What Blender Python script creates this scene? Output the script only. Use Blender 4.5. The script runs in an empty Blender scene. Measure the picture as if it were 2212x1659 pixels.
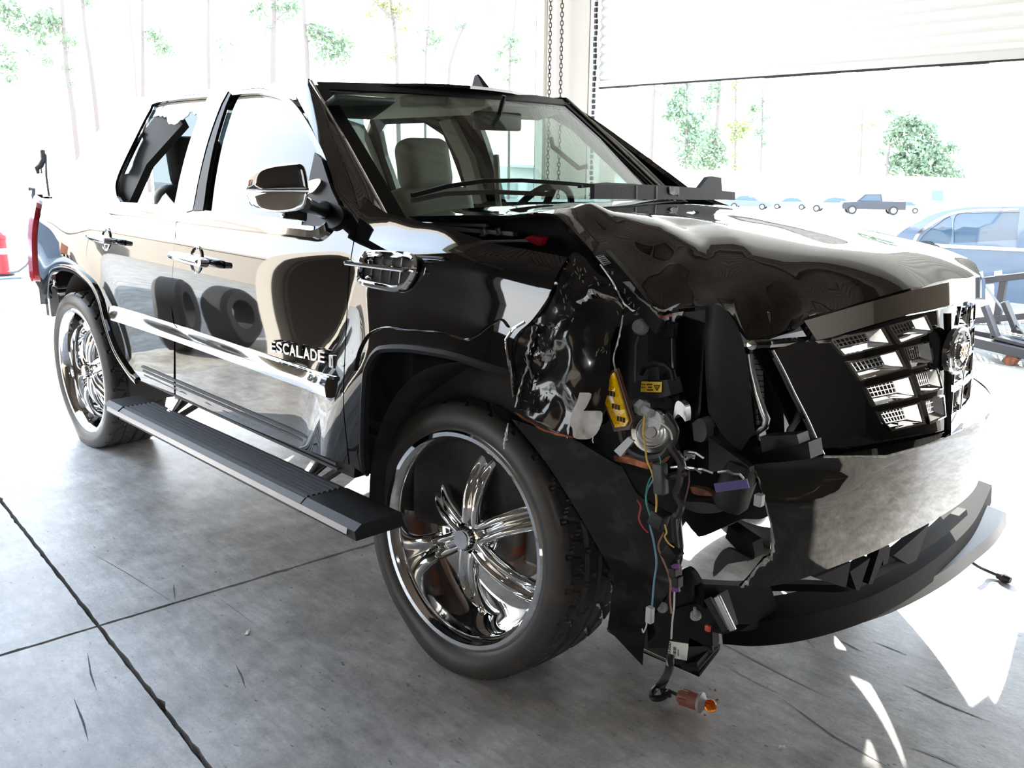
import bpy, bmesh, math, random
from mathutils import Vector, Matrix, noise
from mathutils.geometry import delaunay_2d_cdt
random.seed(7)
SC = bpy.context.scene
COL = SC.collection
# ---------------------------------------------------------------- camera
FPX = 1952.0
CW, CH = 2212.0, 1659.0
CAMLOC = Vector((5.26, -2.54, 1.598))
YAW, PITCH, ROLL = 2.3957, -0.2436, 0.009
_f = Vector((math.cos(PITCH)*math.cos(YAW), math.cos(PITCH)*math.sin(YAW), math.sin(PITCH)))
_r = _f.cross(Vector((0, 0, 1))).normalized()
_u = _r.cross(_f)
_r2 = _r*math.cos(ROLL) + _u*math.sin(ROLL)
_u2 = -_r*math.sin(ROLL) + _u*math.cos(ROLL)
cam = bpy.data.cameras.new('camera')
cam.sensor_width = 36.0
cam.lens = 36.0*FPX/CW
cam.clip_start = 0.05
cam.clip_end = 600
camo = bpy.data.objects.new('camera', cam)
COL.objects.link(camo)
M = Matrix((_r2, _u2, -_f)).transposed().to_4x4()
M.translation = CAMLOC
camo.matrix_world = M
SC.camera = camo
# ---------------------------------------------------------------- world, sun, exposure
SC.view_settings.view_transform = 'Standard'
SC.view_settings.look = 'None'
SC.view_settings.gamma = 1.0
SC.view_settings.use_curve_mapping = False
SC.view_settings.exposure = 0.0
SUN_EL = math.radians(23.0)
SUN_DIR = Vector((-.64, .768, 0)).normalized()*math.cos(SUN_EL) + Vector((0, 0, math.sin(SUN_EL)))
world = bpy.data.worlds.new('world')
SC.world = world
world.use_nodes = True
wn = world.node_tree
wn.nodes.clear()
wo = wn.nodes.new('ShaderNodeOutputWorld')
wb = wn.nodes.new('ShaderNodeBackground')
tc = wn.nodes.new('ShaderNodeTexCoord')
sx = wn.nodes.new('ShaderNodeSeparateXYZ')
cr = wn.nodes.new('ShaderNodeValToRGB')
cr.color_ramp.elements[0].position = 0.0
cr.color_ramp.elements[0].color = (1.0, 1.0, 1.0, 1)
cr.color_ramp.elements[1].position = 0.75
cr.color_ramp.elements[1].color = (.52, .72, 1.0, 1)
e = cr.color_ramp.elements.new(0.12)
e.color = (.95, .98, 1.0, 1)
wn.links.new(tc.outputs['Generated'], sx.inputs[0])
wn.links.new(sx.outputs[2], cr.inputs[0])
wn.links.new(cr.outputs[0], wb.inputs[0])
wb.inputs[1].default_value = 7.1
wn.links.new(wb.outputs[0], wo.inputs[0])
sl = bpy.data.lights.new('sun', 'SUN')
sl.energy = 34.0
sl.angle = math.radians(0.6)
sl.color = (1.0, .96, .88)
so = bpy.data.objects.new('sun', sl)
so.rotation_euler = SUN_DIR.to_track_quat('Z', 'Y').to_euler()
so.location = (-10, 12, 9)
COL.objects.link(so)
# the camera's own flash, a small lamp beside the lens
fl = bpy.data.lights.new('camera_flash', 'AREA')
fl.shape = 'RECTANGLE'
fl.size = .05
fl.size_y = .03
fl.energy = 4.5
flo = bpy.data.objects.new('camera_flash', fl)
flo.location = CAMLOC + _r2*.05 + _u2*.05 + _f*-.01
flo.rotation_euler = (-_f).to_track_quat('Z', 'Y').to_euler()
COL.objects.link(flo)

# ---------------------------------------------------------------- helpers
def ray(u, v):
    return (_r2*((u-CW/2)/FPX) - _u2*((v-CH/2)/FPX) + _f)

def at(u, v, axis, val):
    d = ray(u, v)
    i = 'xyz'.index(axis)
    t = (val-CAMLOC[i])/d[i]
    return CAMLOC + d*t

def deep(u, v, dist):
    return CAMLOC + ray(u, v)*dist

class Surf:
    """A smooth surface: coordinate `axis` as a function F of the two others (in xyz order)."""
    def __init__(s, axis, F, guess, sign):
        s.i = 'xyz'.index(axis)
        s.o = [j for j in range(3) if j != s.i]
        s.F, s.guess, s.sign = F, guess, sign
    def P(s, a, b, off=0.0):
        p = Vector((0, 0, 0))
        p[s.o[0]] = a
        p[s.o[1]] = b
        p[s.i] = s.F(a, b)
        if off:
            p = p + s.N(a, b)*off
        return p
    def N(s, a, b):
        h = .004
        n = Vector((0, 0, 0))
        n[s.i] = 1
        n[s.o[0]] = -(s.F(a+h, b)-s.F(a-h, b))/(2*h)
        n[s.o[1]] = -(s.F(a, b+h)-s.F(a, b-h))/(2*h)
        return n.normalized()*s.sign
    def hit(s, u, v):
        d = ray(u, v)
        def g(t):
            p = CAMLOC+d*t
            return p[s.i]-s.F(p[s.o[0]], p[s.o[1]])
        t0 = (s.guess-CAMLOC[s.i])/d[s.i]
        best = None
        n = 260
        lo, hi = t0*.6, t0*1.6
        pv, pt = g(lo), lo
        for k in range(1, n+1):
            t = lo+(hi-lo)*k/n
            vv = g(t)
            if pv*vv <= 0:
                a, b = pt, t
                for _ in range(30):
                    m = (a+b)/2
                    if g(a)*g(m) <= 0:
                        b = m
                    else:
                        a = m
                best = (a+b)/2
                break
            pv, pt = vv, t
        if best is None:
            best = min((abs(g(lo+(hi-lo)*k/n)), lo+(hi-lo)*k/n) for k in range(n+1))[1]
        p = CAMLOC+d*best
        return (p[s.o[0]], p[s.o[1]])

def interp(tab):
    """monotone-ish smooth interpolation (Catmull) through (x, y) pairs"""
    def f(x):
        n = len(tab)
        if x <= tab[0][0]:
            k = 0
            s = (tab[1][1]-tab[0][1])/(tab[1][0]-tab[0][0])
            return tab[0][1]+s*(x-tab[0][0])
        if x >= tab[-1][0]:
            s = (tab[-1][1]-tab[-2][1])/(tab[-1][0]-tab[-2][0])
            return tab[-1][1]+s*(x-tab[-1][0])
        for k in range(n-1):
            if x <= tab[k+1][0]:
                break
        x0, y0 = tab[k]
        x1, y1 = tab[k+1]
        h = x1-x0
        d = (y1-y0)/h
        m0 = d if k == 0 else (y1-tab[k-1][1])/(x1-tab[k-1][0])
        m1 = d if k == n-2 else (tab[k+2][1]-y0)/(tab[k+2][0]-x0)
        t = (x-x0)/h
        return (2*t**3-3*t*t+1)*y0+(t**3-2*t*t+t)*h*m0+(-2*t**3+3*t*t)*y1+(t**3-t*t)*h*m1
    return f

def obj(name, me, m=None, parent=None, loc=None):
    o = bpy.data.objects.new(name, me)
    COL.objects.link(o)
    if m is not None and len(me.materials) == 0:
        me.materials.append(m)
    if parent is not None:
        o.parent = parent
    if loc is not None:
        o.location = loc
    return o

def mesh(name, verts, faces, smooth=False):
    me = bpy.data.meshes.new(name)
    me.from_pydata([tuple(v) for v in verts], [], faces)
    me.update()
    if smooth:
        me.shade_smooth()
    return me

def tag(o, label, cat, group=None, kind=None):
    if label:
        o['label'] = label
    if cat:
        o['category'] = cat
    if group:
        o['group'] = group
    if kind:
        o['kind'] = kind
    return o

def thing(name, label, cat, loc=(0, 0, 0), rz=0, group=None):
    o = bpy.data.objects.new(name, None)
    o.empty_display_size = .1
    COL.objects.link(o)
    o.location = loc
    o.rotation_euler = (0, 0, rz)
    return tag(o, label, cat, group)

def catm(pts, n=6, closed=True):
    """pixel outline: (u, v) soft, (u, v, 1) corner -> dense list"""
    N = len(pts)
    out = []
    rng = range(N) if closed else range(N-1)
    for i in rng:
        p1, p2 = pts[i], pts[(i+1) % N]
        if isinstance(p1[0], str) or isinstance(p2[0], str):
            out.append(p1)
            continue
        c1, c2 = len(p1) > 2, len(p2) > 2
        p0, p3 = pts[i-1], pts[(i+2) % N]
        if (not closed and i == 0) or isinstance(p0[0], str):
            c1 = True
        if (not closed and i == N-2) or isinstance(p3[0], str):
            c2 = True
        m1 = ((p2[0]-p1[0]), (p2[1]-p1[1])) if c1 else ((p2[0]-p0[0])/2, (p2[1]-p0[1])/2)
        m2 = ((p2[0]-p1[0]), (p2[1]-p1[1])) if c2 else ((p3[0]-p1[0])/2, (p3[1]-p1[1])/2)
        k = 1 if (c1 and c2) else n
        for j in range(k):
            t = j/k
            h = (2*t**3-3*t*t+1, t**3-2*t*t+t, -2*t**3+3*t*t, t**3-t*t)
            out.append((h[0]*p1[0]+h[1]*m1[0]+h[2]*p2[0]+h[3]*m2[0], h[0]*p1[1]+h[1]*m1[1]+h[2]*p2[1]+h[3]*m2[1]))
    if not closed:
        out.append(tuple(pts[-1][:2]))
    return out

def inpoly(x, y, poly):
    c = False
    n = len(poly)
    j = n-1
    for i in range(n):
        xi, yi = poly[i]
        xj, yj = poly[j]
        if (yi > y) != (yj > y) and x < (xj-xi)*(y-yi)/(yj-yi)+xi:
            c = not c
        j = i
    return c

def densify(poly, step):
    out = []
    n = len(poly)
    for i in range(n):
        a, b = poly[i], poly[(i+1) % n]
        L = math.hypot(b[0]-a[0], b[1]-a[1])
        if L < 1e-6:
            continue
        k = max(1, int(L/step))
        for j in range(k):
            t = j/k
            out.append((a[0]+(b[0]-a[0])*t, a[1]+(b[1]-a[1])*t))
    return out

def resolve(surf, outline, n=6, curve=True):
    pts = catm(outline, n) if curve else outline
    return [(p[1], p[2]) if isinstance(p[0], str) else surf.hit(p[0], p[1]) for p in pts]

def fill2d(poly, holes, res):
    """triangulate polygon with holes and inner grid points"""
    V = []
    E = []
    def loop(pl):
        b = len(V)
        V.extend(Vector(p) for p in pl)
        k = len(pl)
        E.extend((b+i, b+(i+1) % k) for i in range(k))
    poly = densify(poly, res)
    hs = [densify(h, res) for h in holes]
    loop(poly)
    for h in hs:
        loop(h)
    bv = [tuple(v) for v in V]
    cell = res*.55
    gridb = {}
    for p in bv:
        gridb.setdefault((int(p[0]//res), int(p[1]//res)), []).append(p)
    x0 = min(p[0] for p in poly)
    x1 = max(p[0] for p in poly)
    y0 = min(p[1] for p in poly)
    y1 = max(p[1] for p in poly)
    j = 0
    y = y0+res*.5
    while y < y1:
        x = x0+res*(.25 if j % 2 else .75)
        while x < x1:
            if inpoly(x, y, poly) and not any(inpoly(x, y, h) for h in hs):
                gx, gy = int(x//res), int(y//res)
                ok = True
                for a in (-1, 0, 1):
                    for b in (-1, 0, 1):
                        for p in gridb.get((gx+a, gy+b), ()):
                            if (p[0]-x)**2+(p[1]-y)**2 < cell*cell:
                                ok = False
                if ok:
                    V.append(Vector((x, y)))
            x += res
        y += res*.87
        j += 1
    r = delaunay_2d_cdt(V, E, [], 0, 1e-6)
    ov, of = r[0], r[2]
    F = []
    for f in of:
        cx = sum(ov[i][0] for i in f)/len(f)
        cy = sum(ov[i][1] for i in f)/len(f)
        if inpoly(cx, cy, poly) and not any(inpoly(cx, cy, h) for h in hs):
            F.append(tuple(f))
    return ov, F

def panel_mesh(name, surf, poly, holes=(), res=.05, th=.01, off=0.0, flat=False):
    v2, F = fill2d(poly, list(holes), res)
    n = len(v2)
    top = [surf.P(v[0], v[1]) for v in v2]
    nor = [surf.N(v[0], v[1]) for v in v2]
    if off:
        top = [a+b*off for a, b in zip(top, nor)]
    bot = [a-b*th for a, b in zip(top, nor)]
    verts = top+bot
    nn = list(nor)+[-b for b in nor]
    faces = []
    cnt = {}
    for f in F:
        a, b, c = (top[i] for i in f[:3])
        if (b-a).cross(c-a).dot(nor[f[0]]) < 0:
            f = f[::-1]
        faces.append(f)
        faces.append(tuple(i+n for i in reversed(f)))
        for i in range(len(f)):
            cnt.setdefault((f[i], f[(i+1) % len(f)]), 0)
            cnt[(f[i], f[(i+1) % len(f)])] += 1
    # rim with its own vertices
    for (a, b) in list(cnt):
        if (b, a) not in cnt:
            base = len(verts)
            verts += [top[a], top[b], bot[b], bot[a]]
            rn = (top[b]-top[a]).cross(nor[a])
            rn = rn.normalized() if rn.length > 1e-9 else nor[a]
            nn += [rn]*4
            faces.append((base+3, base+2, base+1, base))
    me = mesh(name, verts, faces, True)
    me.normals_split_custom_set_from_vertices([tuple(x) for x in nn])
    return me

def panel(name, surf, outline, m, parent, holes=(), res=.05, th=.01, off=0.0, n=6, curve=True):
    poly = resolve(surf, outline, n, curve)
    hs = [resolve(surf, h, n, curve) for h in holes]
    return obj(name, panel_mesh(name, surf, poly, hs, res, th, off), m, parent)

class B:
    """bmesh-free mesh collector of simple solids"""
    def __init__(s):
        s.v = []
        s.f = []
    def box(s, c, d, rot=None, taper=None):
        b = len(s.v)
        for k in range(8):
            q = Vector(((k & 1)-.5, ((k >> 1) & 1)-.5, ((k >> 2) & 1)-.5))
            if taper and q.z > 0:
                q.x *= taper
                q.y *= taper
            q = Vector((q.x*d[0], q.y*d[1], q.z*d[2]))
            if rot:
                q = rot @ q
            s.v.append(q+Vector(c))
        s.f += [tuple(b+i for i in f) for f in ((0, 2, 3, 1), (4, 5, 7, 6), (0, 1, 5, 4), (2, 6, 7, 3), (0, 4, 6, 2), (1, 3, 7, 5))]
        return s
    def beam(s, p, q, w, h, up=(0, 0, 1)):
        p, q = Vector(p), Vector(q)
        z = (q-p)
        L = z.length
        z = z/L
        x = z.cross(Vector(up))
        if x.length < 1e-4:
            x = z.cross(Vector((1, 0, 0)))
        x.normalize()
        y = x.cross(z)
        R = Matrix((x, y, z)).transposed()
        return s.box((p+q)/2, (w, h, L), R)
    def tube(s, pts, r, seg=8, cap=True):
        pts = [Vector(p) for p in pts]
        n = len(pts)
        rr = r if isinstance(r, (list, tuple)) else [r]*n
        b = len(s.v)
        t = (pts[1]-pts[0]).normalized()
        a = t.orthogonal().normalized()
        for i, p in enumerate(pts):
            if 0 < i < n-1:
                t2 = (pts[i+1]-pts[i-1])
            elif i == 0:
                t2 = pts[1]-pts[0]
            else:
                t2 = pts[-1]-pts[-2]
            t2 = t2.normalized() if t2.length > 1e-9 else t
            a = (a-t2*a.dot(t2))
            a = a.normalized() if a.length > 1e-6 else t2.orthogonal().normalized()
            c = t2.cross(a)
            t = t2
            for k in range(seg):
                an = 2*math.pi*k/seg
                s.v.append(p+(a*math.cos(an)+c*math.sin(an))*rr[i])
        for i in range(n-1):
            for k in range(seg):
                k2 = (k+1) % seg
                s.f.append((b+i*seg+k, b+i*seg+k2, b+(i+1)*seg+k2, b+(i+1)*seg+k))
        if cap:
            s.f.append(tuple(b+k for k in reversed(range(seg))))
            s.f.append(tuple(b+(n-1)*seg+k for k in range(seg)))
        return s
    def lathe(s, prof, c=(0, 0, 0), axis=(0, 0, 1), seg=24, closed=False):
        """prof: (radius, height along axis)"""
        z = Vector(axis).normalized()
        x = z.orthogonal().normalized()
        y = z.cross(x)
        b = len(s.v)
        n = len(prof)
        for r, h in prof:
            for k in range(seg):
                an = 2*math.pi*k/seg
                s.v.append(Vector(c)+z*h+(x*math.cos(an)+y*math.sin(an))*r)
        m = n if closed else n-1
        for i in range(m):
            i2 = (i+1) % n
            for k in range(seg):
                k2 = (k+1) % seg
                s.f.append((b+i*seg+k, b+i*seg+k2, b+i2*seg+k2, b+i2*seg+k))
        return s
    def prism(s, poly, ext):
        """poly: list of 3D points (planar), extruded by vector ext"""
        b = len(s.v)
        n = len(poly)
        ext = Vector(ext)
        s.v += [Vector(p) for p in poly]+[Vector(p)+ext for p in poly]
        s.f.append(tuple(b+i for i in range(n)))
        s.f.append(tuple(b+n+i for i in reversed(range(n))))
        for i in range(n):
            j = (i+1) % n
            s.f.append((b+j, b+i, b+n+i, b+n+j))
        return s
    def sweep(s, path, prof, ups=None, closed=True):
        """prof: (side, up) offsets; path points; up vector z"""
        path = [Vector(p) for p in path]
        b = len(s.v)
        n, k = len(path), len(prof)
        for i, p in enumerate(path):
            t = (path[min(i+1, n-1)]-path[max(i-1, 0)]).normalized()
            up = Vector(ups[i]) if ups else Vector((0, 0, 1))
            sd = t.cross(up).normalized()
            up = sd.cross(t)
            sc = 1.0
            for (a, c) in prof:
                s.v.append(p+sd*a+up*c)
        for i in range(n-1):
            for j in range(k if closed else k-1):
                j2 = (j+1) % k
                s.f.append((b+i*k+j, b+i*k+j2, b+(i+1)*k+j2, b+(i+1)*k+j))
        if closed:
            s.f.append(tuple(b+j for j in reversed(range(k))))
            s.f.append(tuple(b+(n-1)*k+j for j in range(k)))
        return s
    def obj(s, name, m, parent=None, smooth=False, bevel=0.0, loc=None):
        me = mesh(name, s.v, s.f)
        bm = bmesh.new()
        bm.from_mesh(me)
        bmesh.ops.recalc_face_normals(bm, faces=bm.faces[:])
        bm.to_mesh(me)
        bm.free()
        if smooth:
            me.shade_smooth()
            me.set_sharp_from_angle(angle=math.radians(38))
        o = obj(name, me, m, parent, loc)
        if bevel:
            md = o.modifiers.new('bevel', 'BEVEL')
            md.width = bevel
            md.segments = 2
            md.limit_method = 'ANGLE'
            md.angle_limit = math.radians(35)
        return o

def rough_blob(c, r, sc=(1, 1, 1), seed=0, amp=.25, sub=3, freq=3.0):
    bm = bmesh.new()
    bmesh.ops.create_icosphere(bm, subdivisions=sub, radius=1)
    for v in bm.verts:
        d = 1+amp*noise.noise(v.co*freq+Vector((seed*7.1, seed*3.3, seed)))
        v.co = Vector((v.co.x*sc[0], v.co.y*sc[1], v.co.z*sc[2]))*r*d+Vector(c)
    me = bpy.data.meshes.new('blob')
    bm.to_mesh(me)
    bm.free()
    me.shade_smooth()
    return me

def rbox(c, d, r=.03, seg=3, rot=None):
    bm = bmesh.new()
    bmesh.ops.create_cube(bm, size=1)
    for v in bm.verts:
        v.co = Vector((v.co.x*d[0], v.co.y*d[1], v.co.z*d[2]))
    bmesh.ops.bevel(bm, geom=bm.edges[:], offset=r, segments=seg, affect='EDGES', profile=.6)
    for v in bm.verts:
        v.co = (rot @ v.co if rot else v.co)+Vector(c)
    me = bpy.data.meshes.new('rbox')
    bm.to_mesh(me)
    bm.free()
    me.shade_smooth()
    return me

# ---------------------------------------------------------------- materials
def newmat(name):
    m = bpy.data.materials.new(name)
    m.use_nodes = True
    return m, m.node_tree, m.node_tree.nodes['Principled BSDF']

def mat(name, base, rough=.5, metal=0.0, coat=0.0, bump=0.0, bscale=200.0, var=0.0, vscale=5.0, col2=None, spec=.5, trans=0.0, emit=None, stretch=None, ior=None, vth=(.4, .6)):
    m, nt, p = newmat(name)
    p.inputs['Base Color'].default_value = (*base, 1)
    p.inputs['Roughness'].default_value = rough
    p.inputs['Metallic'].default_value = metal
    p.inputs['Coat Weight'].default_value = coat
    p.inputs['Coat Roughness'].default_value = .02
    p.inputs['Specular IOR Level'].default_value = spec
    if trans:
        p.inputs['Transmission Weight'].default_value = trans
    if ior:
        p.inputs['IOR'].default_value = ior
    tcn = None
    if bump or var or col2:
        tcn = nt.nodes.new('ShaderNodeTexCoord')
        mp = nt.nodes.new('ShaderNodeMapping')
        if stretch:
            mp.inputs['Scale'].default_value = stretch
        nt.links.new(tcn.outputs['Object'], mp.inputs[0])
    if col2:
        nz = nt.nodes.new('ShaderNodeTexNoise')
        nz.inputs['Scale'].default_value = vscale
        nz.inputs['Detail'].default_value = 6
        rp = nt.nodes.new('ShaderNodeValToRGB')
        rp.color_ramp.elements[0].position = vth[0]
        rp.color_ramp.elements[1].position = vth[1]
        rp.color_ramp.elements[0].color = (*base, 1)
        rp.color_ramp.elements[1].color = (*col2, 1)
        nt.links.new(mp.outputs[0], nz.inputs['Vector'])
        nt.links.new(nz.outputs[0], rp.inputs[0])
        nt.links.new(rp.outputs[0], p.inputs['Base Color'])
    if bump:
        nb = nt.nodes.new('ShaderNodeTexNoise')
        nb.inputs['Scale'].default_value = bscale
        nb.inputs['Detail'].default_value = 3
        bp = nt.nodes.new('ShaderNodeBump')
        bp.inputs['Strength'].default_value = bump
        bp.inputs['Distance'].default_value = .002
        nt.links.new(mp.outputs[0], nb.inputs['Vector'])
        nt.links.new(nb.outputs[0], bp.inputs['Height'])
        nt.links.new(bp.outputs[0], p.inputs['Normal'])
    if emit:
        p.inputs['Emission Color'].default_value = (*emit[0], 1)
        p.inputs['Emission Strength'].default_value = emit[1]
    return m

def glass(name, tint, refl=1.0, rough=0.0):
    m, nt, p = newmat(name)
    nt.nodes.remove(p)
    out = nt.nodes['Material Output']
    tr = nt.nodes.new('ShaderNodeBsdfTransparent')
    tr.inputs[0].default_value = (*tint, 1)
    gl = nt.nodes.new('ShaderNodeBsdfGlossy')
    gl.inputs['Roughness'].default_value = rough
    # Schlick reflectance from the angle to the pane, the same from both faces
    ge = nt.nodes.new('ShaderNodeNewGeometry')
    dt = nt.nodes.new('ShaderNodeVectorMath')
    dt.operation = 'DOT_PRODUCT'
    nt.links.new(ge.outputs['Normal'], dt.inputs[0])
    nt.links.new(ge.outputs['Incoming'], dt.inputs[1])
    def ma(op, a, b=None):
        q = nt.nodes.new('ShaderNodeMath')
        q.operation = op
        for k, w in enumerate((a, b)):
            if w is None:
                continue
            if isinstance(w, (int, float)):
                q.inputs[k].default_value = w
            else:
                nt.links.new(w, q.inputs[k])
        return q
    ab = ma('ABSOLUTE', dt.outputs['Value'])
    om = ma('SUBTRACT', 1.0, ab.outputs[0])
    pw = ma('POWER', om.outputs[0], 5.0)
    sc_ = ma('MULTIPLY', pw.outputs[0], .96)
    fr = ma('ADD', sc_.outputs[0], .04)
    mu = nt.nodes.new('ShaderNodeMath')
    mu.operation = 'MULTIPLY'
    mu.use_clamp = True
    mu.inputs[1].default_value = refl
    mx = nt.nodes.new('ShaderNodeMixShader')
    nt.links.new(fr.outputs[0], mu.inputs[0])
    nt.links.new(mu.outputs[0], mx.inputs[0])
    nt.links.new(tr.outputs[0], mx.inputs[1])
    nt.links.new(gl.outputs[0], mx.inputs[2])
    nt.links.new(mx.outputs[0], out.inputs['Surface'])
    return m

PAINT = mat('black_paint', (.006, .006, .007), .025, coat=.6, spec=.6)
PAINTC = mat('crumpled_black_paint', (.006, .006, .007), .10, coat=.25, bump=.18, bscale=18, col2=(.13, .12, .09), vscale=20, stretch=(1.2, 1, .3), vth=(.66, .72))
SCUFF = mat('scuffed_bumper_paint', (.006, .006, .006), .05, coat=.5, col2=(.09, .075, .05), vscale=9, stretch=(.5, .8, 6), vth=(.62, .78))
CHROME = mat('chrome', (.86, .87, .88), .035, 1.0)
CHROME2 = mat('wheel_chrome', (.80, .81, .82), .05, 1.0)
SATIN = mat('satin_metal', (.55, .55, .56), .28, 1.0)
STEEL = mat('dark_steel', (.18, .175, .17), .45, .8, bump=.3)
PLASTIC = mat('black_plastic', (.007, .007, .008), .42, spec=.2, bump=.25, bscale=400)
PLASTIC2 = mat('grey_black_plastic', (.017, .017, .018), .5, spec=.4, bump=.4, bscale=300)
GRIP = mat('step_grip_plastic', (.085, .092, .105), .5, bump=.5, bscale=500)
RUBBER = mat('tyre_rubber', (.055, .051, .048), .42, bump=.3, bscale=90, col2=(.10, .085, .072), vscale=14, vth=(.5, .9))
LINER = mat('felt_wheel_liner', (.018, .017, .016), .9, bump=.8, bscale=120, col2=(.035, .032, .03), vscale=8)
GLASSC = glass('windscreen_glass', (.80, .86, .82), 1.0)
GLASST = glass('tinted_side_glass', (.34, .38, .40), 1.9)
TAN = mat('tan_leather', (.30, .27, .23), .5, bump=.3, bscale=150)
TAND = mat('dark_leather', (.035, .033, .034), .5, bump=.3, bscale=150)
LINING = mat('beige_headlining', (.62, .58, .50), .9, bump=.3, bscale=300)
TRIM = mat('beige_trim', (.42, .39, .33), .6)
REDL = mat('red_lens', (.55, .01, .02), .12, coat=.6)
REDS = mat('red_plastic', (.52, .015, .03), .35)
WHITEP = mat('white_paper_tape', (.72, .73, .72), .75, bump=1.0, bscale=70, col2=(.38, .35, .31), vscale=34, vth=(.52, .72), stretch=(1, 1, .4))  # grey noise paints the shading of the folds into the tape
YELLOW = mat('yellow_label', (.85, .55, .02), .45)
INK = mat('black_ink', (.015, .013, .01), .6)
WHITE = mat('white_label', (.78, .78, .74), .5)
GREYC = mat('grey_connector', (.42, .43, .43), .45)
RUST = mat('rusty_iron', (.30, .10, .045), .85, bump=.6, bscale=60, col2=(.12, .06, .04), vscale=30)
ORANGEP = mat('torn_orange_foam', (.55, .19, .09), .8, bump=.8, bscale=60, col2=(.30, .10, .05), vscale=40)
PRIMER = mat('bare_torn_edge', (.30, .31, .32), .5, bump=.5, bscale=60, col2=(.6, .6, .58), vscale=50)
# ================================================================ SETTING
def concrete(name, c1, c2, dark, rough=.5):
    m, nt, p = newmat(name)
    p.inputs['Roughness'].default_value = rough
    tcn = nt.nodes.new('ShaderNodeTexCoord')
    geo = nt.nodes.new('ShaderNodeNewGeometry')
    def noi(scale, det, sc=None, rot=None):
        mp = nt.nodes.new('ShaderNodeMapping')
        if sc:
            mp.inputs['Scale'].default_value = sc
        if rot:
            mp.inputs['Rotation'].default_value = rot
        n = nt.nodes.new('ShaderNodeTexNoise')
        n.inputs['Scale'].default_value = scale
        n.inputs['Detail'].default_value = det
        n.inputs['Roughness'].default_value = .62
        nt.links.new(geo.outputs['Position'], mp.inputs[0])
        nt.links.new(mp.outputs[0], n.inputs['Vector'])
        return n
    def ramp(src, a, b, ca, cb):
        r = nt.nodes.new('ShaderNodeValToRGB')
        r.color_ramp.elements[0].position = a
        r.color_ramp.elements[1].position = b
        r.color_ramp.elements[0].color = (*ca, 1)
        r.color_ramp.elements[1].color = (*cb, 1)
        nt.links.new(src.outputs[0], r.inputs[0])
        return r
    def mix(a, b, f, t='MULTIPLY'):
        x = nt.nodes.new('ShaderNodeMix')
        x.data_type = 'RGBA'
        x.blend_type = t
        x.inputs[0].default_value = f
        nt.links.new(a, x.inputs[6])
        nt.links.new(b, x.inputs[7])
        return x.outputs[2]
    big = ramp(noi(1.1, 8), .3, .7, c1, c2)
    pits = ramp(noi(24, 5, (1, 2.2, 1), (0, 0, .5)), .30, .37, dark, (1, 1, 1))
    stains = ramp(noi(3.1, 10, None, (0, 0, 1.0)), .38, .60, (.66, .64, .62), (1.04, 1.04, 1.04))
    fine = ramp(noi(90, 6), .3, .7, (.86, .86, .86), (1.1, 1.1, 1.1))
    drag = ramp(noi(8, 7, (1, 4.5, 1), (0, 0, -.55)), .33, .62, (.84, .84, .84), (1.10, 1.10, 1.10))
    mott = ramp(noi(11, 8), .36, .60, (.80, .80, .80), (1.08, 1.08, 1.08))
    scr = ramp(noi(9, 3, (1, 26, 1), (0, 0, -.75)), .22, .30, (.45, .44, .43), (1, 1, 1))
    o = mix(big.outputs[0], pits.outputs[0], 1)
    o = mix(o, stains.outputs[0], .8)
    o = mix(o, fine.outputs[0], 1)
    o = mix(o, drag.outputs[0], 1)
    o = mix(o, mott.outputs[0], 1)
    o = mix(o, scr.outputs[0], .8)
    nt.links.new(o, p.inputs['Base Color'])
    b = nt.nodes.new('ShaderNodeBump')
    b.inputs['Strength'].default_value = .35
    b.inputs['Distance'].default_value = .002
    nt.links.new(noi(60, 5).outputs[0], b.inputs['Height'])
    nt.links.new(b.outputs[0], p.inputs['Normal'])
    return m
FLOORM = concrete('garage_concrete', (.48, .465, .445), (.60, .585, .565), (.30, .29, .28), .36)
YARDM = concrete('yard_concrete', (.36, .34, .30), (.44, .42, .38), (.6, .58, .55), .8)
DIRT = mat('joint_dirt', (.035, .032, .03), .9, bump=.8, bscale=50)
WALLM = mat('painted_block', (.50, .46, .40), .8, bump=.5, bscale=60)
INWALL = mat('inner_wall_metal', (.12, .10, .08), .6)
DECKM = mat('brown_deck_metal', (.17, .14, .115), .5)
DOORM = mat('white_door_slat', (.80, .80, .78), .5)
# translucency added to brighten the white door curtain
_n = DOORM.node_tree
_tl = _n.nodes.new('ShaderNodeBsdfTranslucent')
_tl.inputs[0].default_value = (.85, .86, .84, 1)
_mx = _n.nodes.new('ShaderNodeMixShader')
_mx.inputs[0].default_value = .18
_n.links.new(_n.nodes['Principled BSDF'].outputs[0], _mx.inputs[1])
_n.links.new(_tl.outputs[0], _mx.inputs[2])
_n.links.new(_mx.outputs[0], _n.nodes['Material Output'].inputs['Surface'])
DARKEDGE = mat('black_rubber_seal', (.02, .018, .016), .7)
CHAINM = mat('rusty_chain_steel', (.10, .075, .06), .6, .2)

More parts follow.
